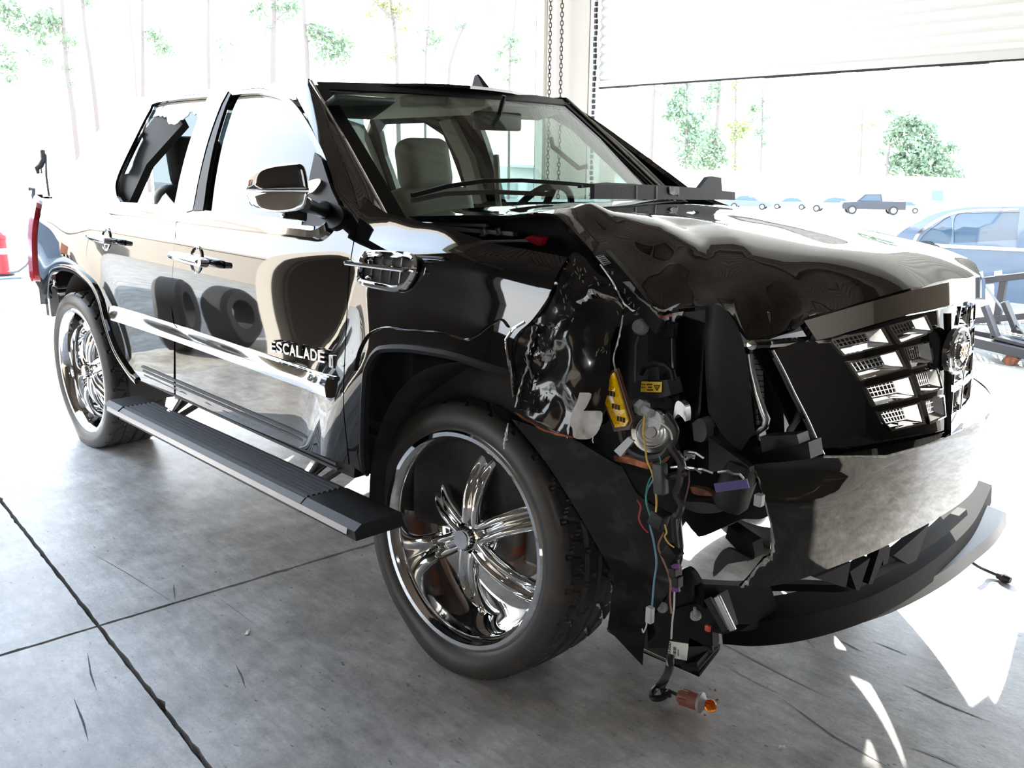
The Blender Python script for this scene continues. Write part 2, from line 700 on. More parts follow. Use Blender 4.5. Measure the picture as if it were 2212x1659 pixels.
floor = bpy.data.objects.new('floor', None)
COL.objects.link(floor)
floor['kind'] = 'structure'
FR = math.radians(-2.6)
floor.location = (2.18, -1.655, 0)
floor.rotation_euler = (0, 0, FR)
base = B().box((3.2, -.625, -.06), (13.18, 11.93, .06)).obj('sub_base', DIRT, floor)
def ragged(x0, y0, x1, y1):
    random.seed(int((x0*13+y0*7)*10))
    pts = []
    g = .006
    def edge(a, b):
        L = math.hypot(b[0]-a[0], b[1]-a[1])
        n = max(2, int(L/.035))
        nx, ny = (b[1]-a[1])/L, -(b[0]-a[0])/L
        for i in range(n):
            t = i/n
            d = -abs(random.gauss(0, .0022)) - (.008 if random.random() < .03 else 0)
            if i == 0:
                d = 0
            pts.append((a[0]+(b[0]-a[0])*t+nx*d, a[1]+(b[1]-a[1])*t+ny*d))
    c = [(x0+g, y0+g), (x1-g, y0+g), (x1-g, y1-g), (x0+g, y1-g)]
    for i in range(4):
        edge(c[i], c[(i+1) % 4])
    return pts
xs = [-3.4, 0.0, 4.6, 9.8]
ys = [-6.6, 0.0, 5.35]
for i in range(3):
    for j in range(2):
        pl = ragged(xs[i], ys[j], xs[i+1], ys[j+1])
        B().prism([(x, y, 0) for x, y in pl], (0, 0, -.03)).obj('slab', FLOORM, floor)
# worn marks on the slabs: chalk-white scratches and dark scores, paper thin but real strips
CHALK = mat('chalk_scratch', (.42, .41, .39), .8, bump=.5, bscale=90)
SCORE = mat('dark_score', (.13, .125, .12), .8)
IFR = Matrix.Rotation(-FR, 4, 'Z') @ Matrix.Translation((-2.18, 1.655, 0))
def floormark(pts, w, m, name):
    P3 = [IFR @ at(u, v, 'z', 0.0012) for u, v in pts]
    P4 = []
    for i in range(len(P3)-1):
        for k in range(8):
            P4.append(P3[i].lerp(P3[i+1], k/8))
    P4.append(P3[-1])
    n = len(P4)
    ws = [max(.25, math.sin(math.pi*min(1, max(0, (i+.6)/(n)))))*random.uniform(.7, 1.1)*w for i in range(n)]
    V, F = [], []
    for i, p in enumerate(P4):
        t = (P4[min(i+1, n-1)]-P4[max(i-1, 0)]).normalized()
        s = Vector((-t.y, t.x, 0))
        V += [p+s*ws[i]/2, p-s*ws[i]/2]
        if i:
            F.append((2*i-2, 2*i-1, 2*i+1, 2*i))
    obj(name, mesh(name, V, F), m, floor)
random.seed(3)
floormark([(1548, 1383), (1620, 1420), (1700, 1462), (1790, 1506)], .010, CHALK, 'scratch')
floormark([(1555, 1432), (1640, 1478), (1720, 1513)], .004, CHALK, 'scratch')
floormark([(1960, 1612), (2030, 1636), (2075, 1659)], .010, CHALK, 'scratch')
floormark([(1690, 1510), (1800, 1590), (1935, 1665)], .006, SCORE, 'score')
floormark([(1952, 1478), (2040, 1520), (2140, 1560)], .009, SCORE, 'score')
floormark([(1708, 1343), (1762, 1402)], .004, SCORE, 'score')
floormark([(1813, 1382), (1866, 1410)], .006, SCORE, 'score')
floormark([(1885, 1385), (1960, 1415)], .006, SCORE, 'score')
floormark([(189, 1410), (196, 1455), (208, 1490)], .006, SCORE, 'score')
floormark([(160, 1510), (180, 1560), (190, 1598)], .007, SCORE, 'score')
floormark([(510, 1437), (522, 1460), (530, 1486)], .007, SCORE, 'score')
floormark([(180, 1185), (270, 1235), (370, 1298)], .0025, SCORE, 'score')
floormark([(470, 1290), (512, 1320), (552, 1350)], .0025, SCORE, 'score')
floormark([(375, 1262), (378, 1296)], .006, SCORE, 'score')

# yard outside: one big ground sheet that falls away beyond the bay
V, F = [], []
NX, NY = 60, 60
def gz(x, y):
    d = max(0, y-16)
    return -.045-3.9*min(1, d/62)**1.1
for j in range(NY+1):
    for i in range(NX+1):
        x = -150+240*i/NX
        y = -60+220*j/NY
        V.append((x, y, gz(x, y)))
for j in range(NY):
    for i in range(NX):
        a = j*(NX+1)+i
        F.append((a, a+1, a+NX+2, a+NX+1))
g = obj('ground', mesh('ground', V, F, True), YARDM)
g['kind'] = 'structure'

# wall on the far side (y = 3.6) with the roll-up door, and the corner pier
def wallbox(name, x0, x1, y0, y1, z0, z1, m=WALLM, parent=None):
    o = B().box(((x0+x1)/2, (y0+y1)/2, (z0+z1)/2), (x1-x0, y1-y0, z1-z0)).obj(name, m, parent)
    if parent is None:
        o['kind'] = 'structure'
    return o
P_L = at(1186, 100, 'y', 3.6).x
P_R = at(1272, 100, 'y', 3.6).x
wallbox('wall_corner_pier', P_L-.02, P_R, 3.6, 4.0, -.03, 5.3)
# block return at the door side of the pier: separate blocks with recessed joints
blk = bpy.data.objects.new('wall_block_return', None)
COL.objects.link(blk)
blk['kind'] = 'structure'
xb = at(1282, 100, 'y', 3.66).x
for k in range(26):
    B().box(((P_R+xb)/2, 3.80, .1+.2*k), (xb-P_R-.006, .26, .190)).obj('block', WALLM, blk, bevel=.006)
blk2 = bpy.data.objects.new('wall_block_jamb', None)
COL.objects.link(blk2)
blk2['kind'] = 'structure'
xj = P_L-.02
for k in range(26):
    B().box((xj-.07, 3.84, .1+.2*k), (.13, .24, .190)).obj('block', WALLM, blk2, bevel=.006)
tr0 = at(1168, 100, 'y', 3.72).x
t = B().box((tr0+.03, 3.72, 2.6), (.10, .08, 5.3)).obj('trim_1', mat('white_frame', (.78, .76, .72), .5))
t['kind'] = 'structure'
t = B().box((tr0-.03, 3.74, 2.6), (.015, .10, 5.3)).obj('trim_2', DARKEDGE)
t['kind'] = 'structure'
xt = at(1289, 100, 'y', 3.62).x
t = B().box((xb+.03, 3.66, 2.6), (.07, .10, 5.3)).obj('trim_3', mat('white_track', (.78, .76, .72), .45))
t['kind'] = 'structure'
# black bead of the door track, uneven like a brush seal
bs = B()
random.seed(5)
for k in range(90):
    bs.box((xt+random.uniform(-.004, .006), 3.60, .03+.047*k), (.018+random.uniform(0, .010), .02, .034))
t = bs.obj('trim_4', DARKEDGE)
t['kind'] = 'structure'
wallbox('wall_back_header', xb, 11.2, 3.78, 4.0, 4.3, 5.3)
wallbox('wall_back', 7.2, 11.2, 3.6, 3.9, -.03, 4.0, INWALL)
wallbox('wall_left_header', -1.3, -1.05, -7.4, 3.6, 4.9, 5.3)
wallbox('wall_left', -1.3, -1.05, -7.4, -2.85, -.03, 4.9, WALLM)
wallbox('wall_left_lining', -1.05, -.98, -7.3, -2.95, -.02, 4.9, INWALL)
wallbox('wall_right', 11.0, 11.25, -7.4, 3.9, -.03, 5.3, INWALL)
wallbox('wall_front', -1.3, -.8, -7.6, -7.3, -.03, 5.3, INWALL)
wallbox('wall_front_pier', .9, 11.25, -7.6, -7.3, -.03, 5.3, INWALL)
wallbox('wall_front_header', -.8, .9, -7.6, -7.3, 3.6, 5.3, INWALL)
# corrugated deck ceiling with beams
V, F = [], []
n = 0
x = -1.35
while x < 11.25:
    for dx, dz in ((0, 0), (.05, 0), (.065, .045), (.135, .045)):
        V += [(x+dx, -7.6, 5.25+dz), (x+dx, 4.0, 5.25+dz)]
        n += 1
    x += .15
for i in range(n-1):
    F.append((2*i, 2*i+2, 2*i+3, 2*i+1))
ce = obj('ceiling', mesh('ceiling', V, F), DECKM)
ce['kind'] = 'structure'
for y in (-5.4, -2.6, .2, 2.6):
    B().box((4.9, y, 5.10), (12.3, .14, .26)).obj('beam', DECKM, ce)
B().box((4.9, -1.8, 5.42), (12.9, 11.8, .10)).obj('roof_slab', WALLM, ce)

# roll-up door curtain
door = bpy.data.objects.new('door_1', None)
COL.objects.link(door)
door['kind'] = 'structure'
zb0 = at(1400, 181.7, 'y', 3.66).z
x0, x1 = xt+.02, 7.2
prof = []
SP = .075
V = []
for k in range(6):
    t_ = k/5
    prof.append((-.026*math.sin(math.pi*t_), SP*t_))
sv = []
for xx in (x0, x1):
    for dy, dz in prof:
        sv.append((xx, 3.66+dy, dz))
    sv.append((xx, 3.672, SP))
    sv.append((xx, 3.672, 0))
K = 8
sf = [(i, (i+1) % K, K+(i+1) % K, K+i) for i in range(K)]+[tuple(range(K)), tuple(reversed(range(K, 2*K)))]
sme = mesh('slat', sv, sf)
sme.materials.append(DOORM)
for k in range(40):
    o = obj('slat', sme, None, door)
    o.location = (0, 0, zb0+.05+SP*k)
B().box(((x0+x1)/2, 3.66, zb0+.025), (x1-x0, .05, .05)).obj('bottom_bar', mat('white_bar', (.78, .78, .76), .4), door)
sb = B()
random.seed(9)
xx = x0
while xx < x1:
    L = random.uniform(.1, .3)
    sb.box((xx+L/2, 3.655, zb0-.006), (L, .03, random.uniform(.010, .022)))
    xx += L
sb.obj('rubber_seal', DARKEDGE, door)

# hoist chains
def chain(u, v, y, label, drop):
    p = at(u, v, 'y', y)
    r = thing('hoist_chain', label, 'chain', (p.x, p.y, 1.2), 0, 'door hoist chains')
    bm = bmesh.new()
    R, L, rr = .012, .020, .0042
    seg, sg = 14, 6
    ring = []
    for i in range(seg):
        a = 2*math.pi*i/seg
        cx = math.cos(a)*R
        cz = math.sin(a)*R+(L/2 if math.sin(a) > 0 else -L/2)
        nrm = Vector((math.cos(a), 0, math.sin(a)))
        ring.append([bm.verts.new(Vector((cx, 0, cz))+nrm*rr*math.cos(2*math.pi*k/sg)+Vector((0, 1, 0))*rr*math.sin(2*math.pi*k/sg)) for k in range(sg)])
    for i in range(seg):
        for k in range(sg):
            bm.faces.new((ring[i][k], ring[(i+1) % seg][k], ring[(i+1) % seg][(k+1) % sg], ring[i][(k+1) % sg]))
    me = bpy.data.meshes.new('link')
    bm.to_mesh(me)
    bm.free()
    me.shade_smooth()
    me.materials.append(CHAINM)
    k = 0
    z = 0
    while z < drop:
        o = obj('link', me, None, r)
        o.location = (0.004*math.sin(z*1.3), 0, z)
        o.rotation_euler = (0, 0, (math.pi/2 if k % 2 else 0)+.6)
        z += .0355
        k += 1
    return r
chain(1189, 0, 3.52, 'hoist chain hanging left, against the white door frame beside the corner pier', 2.75)
chain(1214, 0, 3.50, 'hoist chain hanging right, in front of the white corner pier', 2.75)

# ================================================================ YARD
# --- trees
LEAF = mat('glare_paled_foliage', (.20, .28, .18), .6)  # leaf colour paled to carry the haze of the overexposed yard
LEAF2 = mat('yellow_green_foliage', (.27, .31, .13), .6)
BARK = mat('pine_bark', (.20, .165, .15), .9, bump=.6, bscale=8)  # bark lightened, the outdoor glare is put into its colour
def foliage(cl, dist, m, parent, dens=1.0):
    V, F = [], []
    for (u, v, r) in cl:
        c = deep(u, v, dist)
        R = r*dist/FPX
        n = int(260*dens*(r/30)**1.3)+30
        for _ in range(n):
            d = Vector((random.gauss(0, 1), random.gauss(0, 1), random.gauss(0, .8)))
            d = d.normalized()*R*random.random()**.6
            if noise.noise((c+d)*(2.2/R)) < -.12:
                continue
            s = R*random.uniform(.10, .22)
            a = Vector((random.gauss(0, 1), random.gauss(0, 1), random.gauss(0, 1))).normalized()
            b = a.orthogonal().normalized()
            k = len(V)
            p = c+d
            V += [p-a*s, p+b*s*.6, p+a*s, p-b*s*.6]
            F.append((k, k+1, k+2, k+3))
    return obj('foliage', mesh('foliage', V, F), m, parent)
def tree(name, label, trunk, w, dist, clumps, group, m=LEAF, branches=(), dens=1.0):
    b0 = deep(trunk[-1][0], trunk[-1][1], dist)
    r = thing(name, label, 'tree', (b0.x, b0.y, gz(b0.x, b0.y)), 0, group)
    inv = Matrix.Translation(-Vector(r.location))
    pts = [deep(u, v, dist) for u, v in trunk]
    pts.append(Vector((b0.x, b0.y, gz(b0.x, b0.y)-.1)))
    d = w*dist/FPX/2
    n = len(pts)
    tb = B().tube([inv @ p for p in pts], [d*(.75+.45*i/(n-1)) for i in range(n)], 8)
    tb.obj('trunk', BARK, r, True)
    if branches:
        for (ps, bw) in branches:
            B().tube([inv @ deep(u, v, dist*.995) for u, v in ps], [bw*dist/FPX/2*(1-.6*i/(len(ps)-1)) for i in range(len(ps))], 5).obj('branch', BARK, r, True)
    if clumps:
        f = foliage(clumps, dist, m, r, dens)
        for v in f.data.vertices:
            v.co = inv @ v.co
    return r
random.seed(11)
GL = 'pines beyond the left opening'
tree('pine_tree', 'pine at the far left edge, its trunk broken by green tufts above the truck tail', [(130, -60), (138, 60), (144, 150), (158, 240)], 10, 34, [(105, 48, 34), (60, 60, 26), (30, 60, 22), (100, 130, 20), (40, 30, 18), (8, 40, 16), (20, 175, 16), (60, 110, 16), (150, 90, 22), (15, 20, 30), (90, 92, 20), (20, 150, 26), (150, 150, 16), (150, 185, 14), (12, 110, 22)], GL, branches=[([(140, 60), (110, 50), (60, 55)], 5), ([(142, 110), (170, 120)], 4)])
tree('pine_tree', 'slightly leaning bare pine trunk second from the left', [(173, -60), (183, 60), (194, 130), (205, 215)], 9, 38, [(190, -30, 40), (190, 10, 14), (205, 60, 10)], GL)
tree('pine_tree', 'thin pine trunk left of the roof antenna with a green tuft at mid height', [(308, -60), (307, 60), (308, 110), (309, 240)], 8, 42, [(335, 80, 22), (350, 105, 24), (325, 70, 14), (375, 118, 14)], GL, branches=[([(308, 80), (340, 90)], 3)])
tree('pine_tree', 'very thin grey pine trunk between the tufted pines on the left', [(277, -60), (282, 60), (290, 130), (296, 220)], 4, 55, [], GL)
tree('pine_tree', 'straight bare pine trunk above the rear door window', [(450, -60), (450, 60), (450, 110), (453, 240)], 8, 40, [(455, -40, 40), (500, 95, 12), (480, 130, 10)], GL)
tree('pine_tree', 'tallest straight pine trunk above the roof antenna', [(591, -60), (592, 40), (590, 90), (589, 240)], 12, 32, [(560, 20, 22), (625, 15, 26), (610, 45, 14), (480, 110, 14), (495, 125, 12), (540, 30, 14), (580, 60, 14), (600, 15, 20), (475, 90, 14)], GL, branches=[([(592, 45), (625, 20)], 4)])
tree('pine_tree', 'pine with broad green tuft right of the roof antenna', [(655, -60), (657, 40), (662, 100), (668, 240)], 10, 36, [(690, 75, 30), (728, 95, 34), (735, 120, 24), (700, 120, 24), (672, 60, 18), (760, 100, 14)], GL, branches=[([(658, 50), (700, 75), (725, 95)], 4)])
tree('branchy_tree', 'crooked branching tree above the windscreen header', [(838, -40), (852, 60), (858, 130), (860, 240)], 9, 34, [(850, 20, 24), (845, 125, 16), (820, 5, 24), (870, 60, 16), (858, 100, 12), (800, 30, 16), (880, 20, 16)], GL, branches=[([(845, 40), (815, 10), (795, -20)], 5), ([(850, 50), (835, 25), (825, -20)], 4), ([(852, 60), (862, 20), (868, -20)], 4)], m=LEAF2)
tree('branchy_tree', 'slim tree with pale tufts above the middle of the windscreen', [(928, -40), (925, 60), (920, 110), (918, 240)], 5, 44, [(940, 85, 22), (925, 65, 14), (990, 60, 16), (985, 40, 12), (915, 110, 12), (900, 70, 12)], GL)
tree('branchy_tree', 'leaning bare tree trunk left of the shark fin antenna', [(1005, 50), (985, 95), (972, 140), (965, 240)], 7, 38, [(1000, 55, 14), (960, 150, 10)], GL)
tree('branchy_tree', 'green tufted tree just left of the door frame, behind the shark fin', [(1118, -40), (1110, 60), (1102, 110), (1100, 240)], 5, 42, [(1105, 90, 24), (1080, 115, 18), (1112, 130, 20), (1075, 150, 14), (1095, 170, 14), (1060, 20, 12)], GL)
GR = 'trees beyond the right opening'
tree('pine_tree', 'bare pine trunk at the left of the tree group under the roll-up door', [(1414, 150), (1411, 230), (1408, 300), (1404, 372)], 9, 118, [(1425, 200, 14)], GR)
tree('leafy_tree', 'dense green tree group, left one with dark trunk under the roll-up door', [(1486, 150), (1484, 250), (1482, 372)], 7, 112, [(1475, 200, 26), (1468, 240, 30), (1455, 220, 20), (1490, 270, 30), (1500, 300, 30), (1478, 330, 24), (1490, 350, 24), (1440, 250, 16), (1460, 300, 18), (1520, 250, 20)], GR, dens=1.6)
tree('leafy_tree', 'tree with the darkest trunk in the middle of the group under the roll-up door', [(1556, 150), (1552, 230), (1546, 300), (1540, 372)], 9, 122, [(1535, 215, 22), (1545, 190, 20), (1530, 290, 26), (1550, 320, 22), (1535, 350, 26), (1560, 345, 18), (1520, 325, 20), (1515, 350, 22)], GR, dens=1.6, branches=[([(1548, 290), (1575, 330)], 3)])
tree('leafy_tree', 'slim yellow-green tree right of the darkest trunk', [(1590, 150), (1589, 260), (1588, 372)], 5, 116, [(1588, 190, 16), (1585, 215, 12), (1600, 280, 26), (1585, 300, 18), (1590, 335, 14), (1590, 360, 14), (1575, 270, 14)], GR, m=LEAF2, dens=1.5)
tree('leafy_tree', 'rightmost tree of the group, narrow with a leafy column', [(1648, 150), (1647, 260), (1643, 372)], 4, 120, [(1630, 235, 20), (1650, 220, 14), (1655, 255, 14), (1640, 285, 18), (1652, 310, 12), (1625, 260, 14), (1658, 180, 10)], GR, dens=1.5)
tree('branchy_tree', 'faint thin tree left of the round green tree', [(1863, 230), (1862, 290), (1857, 390)], 4, 124, [(1862, 270, 14), (1860, 325, 12), (1885, 270, 14)], GR, m=LEAF2)
tree('leafy_tree', 'big round green tree above the far parked cars', [(1925, 300), (1918, 340), (1914, 395)], 6, 124, [(1960, 270, 34), (1990, 290, 34), (1935, 290, 28), (1975, 330, 38), (2010, 330, 34), (2030, 360, 30), (1945, 350, 32), (1990, 365, 34), (2055, 375, 26), (2065, 395, 24), (1920, 240, 16), (2055, 320, 20), (1905, 330, 14)], GR, dens=2.2)

# --- long white building at the back of the lot
WB = mat('white_sheet_wall', (.82, .82, .80), .7)
r = thing('storage_building', 'long low white building behind the far parked cars', 'building', deep(1700, 430, 100))
rl = Vector(r.location)
a, b_ = deep(1040, 445, 100), deep(2030, 445, 100)
ta, tb = deep(1040, 357, 100), deep(2030, 388, 100)
back = Vector((0, 8, 0))
B().prism([a-rl-Vector((0, 0, 2)), b_-rl-Vector((0, 0, 2)), tb-rl, ta-rl], back).obj('wall', WB, r)
B().beam(ta-rl+back*.5, tb-rl+back*.5, 9, .3).obj('roof', mat('pale_roof', (.7, .75, .8), .5), r)
for u in (1080, 1140, 1200):
    B().prism([deep(u, 425, 99.8)-rl, deep(u+34, 426, 99.8)-rl, deep(u+34, 396, 99.8)-rl, deep(u, 395, 99.8)-rl], (0, .3, 0)).obj('shutter_door', mat('grey_shutter', (.45, .5, .5), .6), r)
r = thing('site_office', 'small pale blue hut with a dark window right of the far dark pickup', 'building', deep(2015, 440, 96))
rl = Vector(r.location)
B().prism([deep(1998, 445, 95)-rl, deep(2046, 446, 95)-rl, deep(2046, 386, 95)-rl, deep(1998, 398, 95)-rl], (0, 4, 0)).obj('wall', mat('pale_blue_wall', (.42, .55, .66), .6), r)
B().prism([deep(2014, 432, 94.9)-rl, deep(2036, 433, 94.9)-rl, deep(2036, 412, 94.9)-rl, deep(2014, 411, 94.9)-rl], (0, .15, 0)).obj('window', mat('blue_window', (.12, .18, .26), .2), r)

# --- cars of the lot (far away)
TYRE = mat('car_tyre', (.03, .03, .03), .7)
ALLOY = mat('car_wheel', (.5, .5, .5), .4, .6)
CARGLASS = mat('car_glass', (.06, .10, .14), .08, spec=.8)
def loft_profile(b, low, z0, w, top, tw):
    pass
def simple_car(label, u, v, dist, hpx, colour, group, heading, kind='sedan', pos=None):
    p = deep(u, v, dist) if pos is None else Vector(pos)
    s = hpx*dist/FPX/(1.45 if kind == 'sedan' else 1.9) if pos is None else 1.0
    r = thing('car' if kind == 'sedan' else 'pickup', label, 'car' if kind == 'sedan' else 'pickup', p, heading, group)
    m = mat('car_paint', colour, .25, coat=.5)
    def sc(pl):
        return [(x*s, z*s) for x, z in pl]
    if kind == 'sedan':
        low = sc([(-2.3, .35), (2.3, .35), (2.35, .6), (2.2, .78), (1.2, .92), (-1.7, .98), (-2.3, .92), (-2.38, .6)])
        gh = sc([(-1.75, .95), (1.15, .90), (.45, 1.38), (-.1, 1.45), (-.9, 1.42)])
        gl = sc([(-1.45, .98), (.9, .95), (.38, 1.32), (-.1, 1.38), (-.85, 1.35)])
    else:
        low = sc([(-2.8, .5), (2.7, .5), (2.8, .8), (2.7, 1.1), (1.5, 1.2), (.0, 1.25), (-2.8, 1.25)])
        gh = sc([(-.8, 1.2), (1.5, 1.2), (.8, 1.85), (-.6, 1.9)])
        gl = sc([(-.65, 1.27), (1.2, 1.25), (.7, 1.76), (-.5, 1.8)])
    W = .9*s
    B().prism([(x, -W, z) for x, z in low], (0, 2*W, 0)).obj('body', m, r, bevel=.06*s)
    g_ = B()
    k = len(gh)
    g_.v = [Vector((x, -W*.92 if z < 1.1*s else -W*.72, z)) for x, z in gh]+[Vector((x, W*.92 if z < 1.1*s else W*.72, z)) for x, z in gh]
    g_.f = [tuple(range(k)), tuple(reversed(range(k, 2*k)))]+[((i+1) % k, i, k+i, k+(i+1) % k) for i in range(k)]
    g_.obj('cabin', m, r, bevel=.03*s)
    for sd in (-1, 1):
        B().prism([(x, sd*(W*.93 if z < 1.1*s else W*.735), z) for x, z in gl], (0, sd*.012*s, 0)).obj('side_window', CARGLASS, r)
    for x in ((-1.42, 1.42) if kind == 'sedan' else (-1.75, 1.85)):
        for sd in (-1, 1):
            R = (.33 if kind == 'sedan' else .42)*s
            B().lathe([(R*.6, -.02*s), (R*.95, -.02*s), (R, .03*s), (R, .2*s), (R*.9, .22*s)], (x*s, sd*(W+.01*s), R), (0, -sd, 0), 16).obj('tyre', TYRE, r, True)
            B().lathe([(0.001, -.03*s), (R*.35, -.03*s), (R*.6, -.025*s)], (x*s, sd*(W+.01*s), R), (0, -sd, 0), 12).obj('wheel', ALLOY, r, True)
    return r
GP = 'parked cars at the far side of the lot'
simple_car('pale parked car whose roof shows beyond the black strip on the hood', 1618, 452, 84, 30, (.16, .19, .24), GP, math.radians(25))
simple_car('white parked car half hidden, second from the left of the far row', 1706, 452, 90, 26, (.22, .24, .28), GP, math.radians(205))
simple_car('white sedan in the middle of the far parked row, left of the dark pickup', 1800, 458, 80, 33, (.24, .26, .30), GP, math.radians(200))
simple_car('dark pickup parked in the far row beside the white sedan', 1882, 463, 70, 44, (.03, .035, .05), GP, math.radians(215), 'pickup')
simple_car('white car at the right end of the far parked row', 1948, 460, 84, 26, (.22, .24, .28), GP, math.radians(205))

simple_car('dark parked car left of the bay, mirrored in the bed side above the rear wheel', 0, 0, 0, 0, (.02, .022, .03), None, math.radians(8), 'sedan', (-5.7, -1.75, -.04))
# --- blue sedan beyond the trailer
SY = 9.3
sed = thing('blue_sedan', 'dark blue sedan standing beyond the trailer at the right edge', 'car', at(2250, 640, 'y', SY+.9))
sl_ = Vector(sed.location)
BLUE = mat('sedan_blue_paint', (.09, .13, .19), .12, coat=.8)
SEDG = mat('sedan_glass', (.05, .09, .14), .04, spec=.8)
ssurf = Surf('y', lambda x, z: SY+.32*max(0, z-.80)**1.15-.0+.10*max(0, .62-z), SY, -1)
def local(o, root):
    l = Vector(root.location)
    for v in o.data.vertices:
        v.co = v.co-l
    return o
def sp(name, outline, m, off=0., th=.02, holes=(), res=.12):
    return local(panel(name, ssurf, outline, m, sed, holes, res, th, off), sed)
win1 = [(1986, 520), (2000, 503), (2025, 484), (2054, 469), (2052, 524), (2020, 524), (1990, 522)]
win2 = [(2064, 466), (2110, 460), (2160, 459, 1), (2203, 458, 1), (2197, 518, 1), (2060, 525, 1)]
win3 = [(2216, 458, 1), (2300, 462), (2380, 500), (2400, 516, 1), (2214, 518, 1)]
body = [(1925, 520, 1), (1950, 498), (1985, 478), (2030, 458), (2090, 448), (2150, 446), (2300, 448), (2380, 470), (2440, 515), (2600, 545), (2660, 600, 1), (2650, 655, 1), (2050, 655, 1), (1960, 640), (1915, 560)]
sp('body_side', body, BLUE, holes=[win1, win2, win3])
for w in (win1, win2, win3):
    sp('side_window', w, SEDG, off=-.012, th=.01)
sp('window_trim', [(1972, 520, 1), (1985, 500), (2020, 476), (2060, 459), (2110, 453), (2200, 451, 1), (2200, 455, 1), (2110, 457), (2060, 464), (2022, 482), (1990, 504), (1979, 521, 1)], CHROME, off=.01, th=.01)
sp('waist_trim', [(1975, 524, 1), (2215, 536, 1), (2215, 543, 1), (1978, 532, 1)], CHROME, off=.012, th=.01)
B().tube([at(2018, 548, 'y', SY-.05)-sl_, at(2026, 546, 'y', SY-.07)-sl_, at(2037, 550, 'y', SY-.05)-sl_], [.012, .022, .012], 8).obj('door_handle', CHROME, sed, True)
rs = Surf('z', lambda x, y: 1.46-.05*((x-2.0)/1.2)**2, 1.4, 1)
rz0 = at(2100, 449, 'y', SY+.25)
rfm = [Vector((rz0.x-1.0+.25*i, y, rz0.z-.02-.02*abs(i-5)**1.5*.6)) for i in range(11) for y in (SY+.22, SY+1.45)]
V = [p-sl_ for p in rfm]
F = [(2*i, 2*i+1, 2*i+3, 2*i+2) for i in range(10)]
obj('roof', mesh('roof', V, F, True), BLUE, sed)
for u in (1990, 2560):
    c = at(u, 612, 'y', SY-.02)
    B().lathe([(.2, -.02), (.31, -.02), (.33, .03), (.33, .22)], Vector((c.x, SY-.02, .30))-sl_, (0, 1, 0), 20).obj('tyre', TYRE, sed, True)
    B().lathe([(.001, -.04), (.1, -.03), (.2, -.02)], Vector((c.x, SY-.02, .30))-sl_, (0, 1, 0), 16).obj('wheel', ALLOY, sed, True)
B().box(Vector(((at(2250, 600, 'y', SY).x)+.9, SY+.85, .55))-sl_, (3.0, 1.3, .7)).obj('underbody', TYRE, sed)

# --- trailer with ramp uprights
TRM = mat('trailer_black_steel', (.05, .05, .055), .45, .2, bump=.4, bscale=60)
MESHM = mat('galvanised_mesh', (.45, .47, .48), .5, .5)
trl = thing('flatbed_trailer', 'black steel car trailer with upright ramps beside the grille', 'trailer', at(2130, 760, 'y', 5.6))
tl = Vector(trl.location)
def tp(u, v, y):
    return at(u, v, 'y', y)-tl
def tb(name, p, q, w, h, m=TRM):
    return B().beam(p, q, w, h).obj(name, m, trl, bevel=.004)
tb('top_rail', tp(2030, 617, 6.4), tp(2330, 582, 6.4), .07, .06)
tb('post', tp(2086, 614, 6.4), tp(2072, 700, 6.4), .07, .07)
tb('post', tp(2169, 604, 6.4), tp(2152, 700, 6.4), .06, .06)
tb('post', tp(2260, 594, 6.4), tp(2245, 700, 6.4), .06, .06)
tb('deck_rail', tp(2020, 700, 6.4), tp(2330, 672, 6.4), .08, .06)
tb('side_beam', tp(2040, 722, 5.6), tp(2330, 790, 5.6), .12, .08)
tb('side_beam', tp(2040, 708, 5.75), tp(2330, 762, 5.75), .05, .06)
tb('cross_beam', tp(2200, 758, 5.6), tp(2330, 720, 6.5), .08, .06)
tb('ramp_upright', tp(2127, 660, 5.65), tp(2153, 728, 5.65), .10, .04)
tb('ramp_upright', tp(2170, 652, 5.85), tp(2197, 716, 5.85), .10, .04)
tb('ramp_foot', tp(2143, 726, 5.65), tp(2230, 748, 5.65), .10, .03)
tb('ramp_foot', tp(2188, 712, 5.85), tp(2260, 728, 5.85), .10, .03)
tb('jack_foot', tp(2176, 768, 5.6), tp(2196, 784, 5.6), .10, .10, RUST)
q0, q1, q2, q3 = tp(2050, 708, 5.8), tp(2330, 745, 5.8), tp(2330, 690, 6.5), tp(2040, 702, 6.5)
gm = B()
for i in range(25):
    t_ = i/24
    gm.beam(q0.lerp(q1, t_), q3.lerp(q2, t_), .012, .01)
for i in range(10):
    t_ = i/9
    gm.beam(q0.lerp(q3, t_), q1.lerp(q2, t_), .012, .01)
gm.obj('deck_mesh', MESHM, trl)['kind'] = 'stuff'
B().prism([tp(2048, 704, 6.45), tp(2330, 690, 6.45), tp(2330, 640, 6.45), tp(2048, 650, 6.45)], (0, .01, 0)) if False else None
B().tube([tp(2116, 600, 6.3), tp(2140, 633, 6.2), tp(2175, 680, 6.0), tp(2215, 722, 5.7)], .010, 6).obj('winch_cable', STEEL, trl, True)
for (u, v) in ((2115, 590), (2156, 588)):
    B().tube([tp(u-5, v+18, 6.4), tp(u-4, v, 6.4), tp(u+4, v-2, 6.4), tp(u+6, v+16, 6.4)], .018, 6).obj('tie_hook', WHITE, trl, True)
for u in (2060, 2300):
    c = tp(u, 735, 5.5)
    c.z = .32-tl.z
    c.x = c.x-(1.2 if u < 2100 else -.6)
    B().lathe([(.15, -.02), (.30, -.02), (.32, .03), (.32, .2)], c, (0, 1, 0), 20).obj('tyre', TYRE, trl, True)

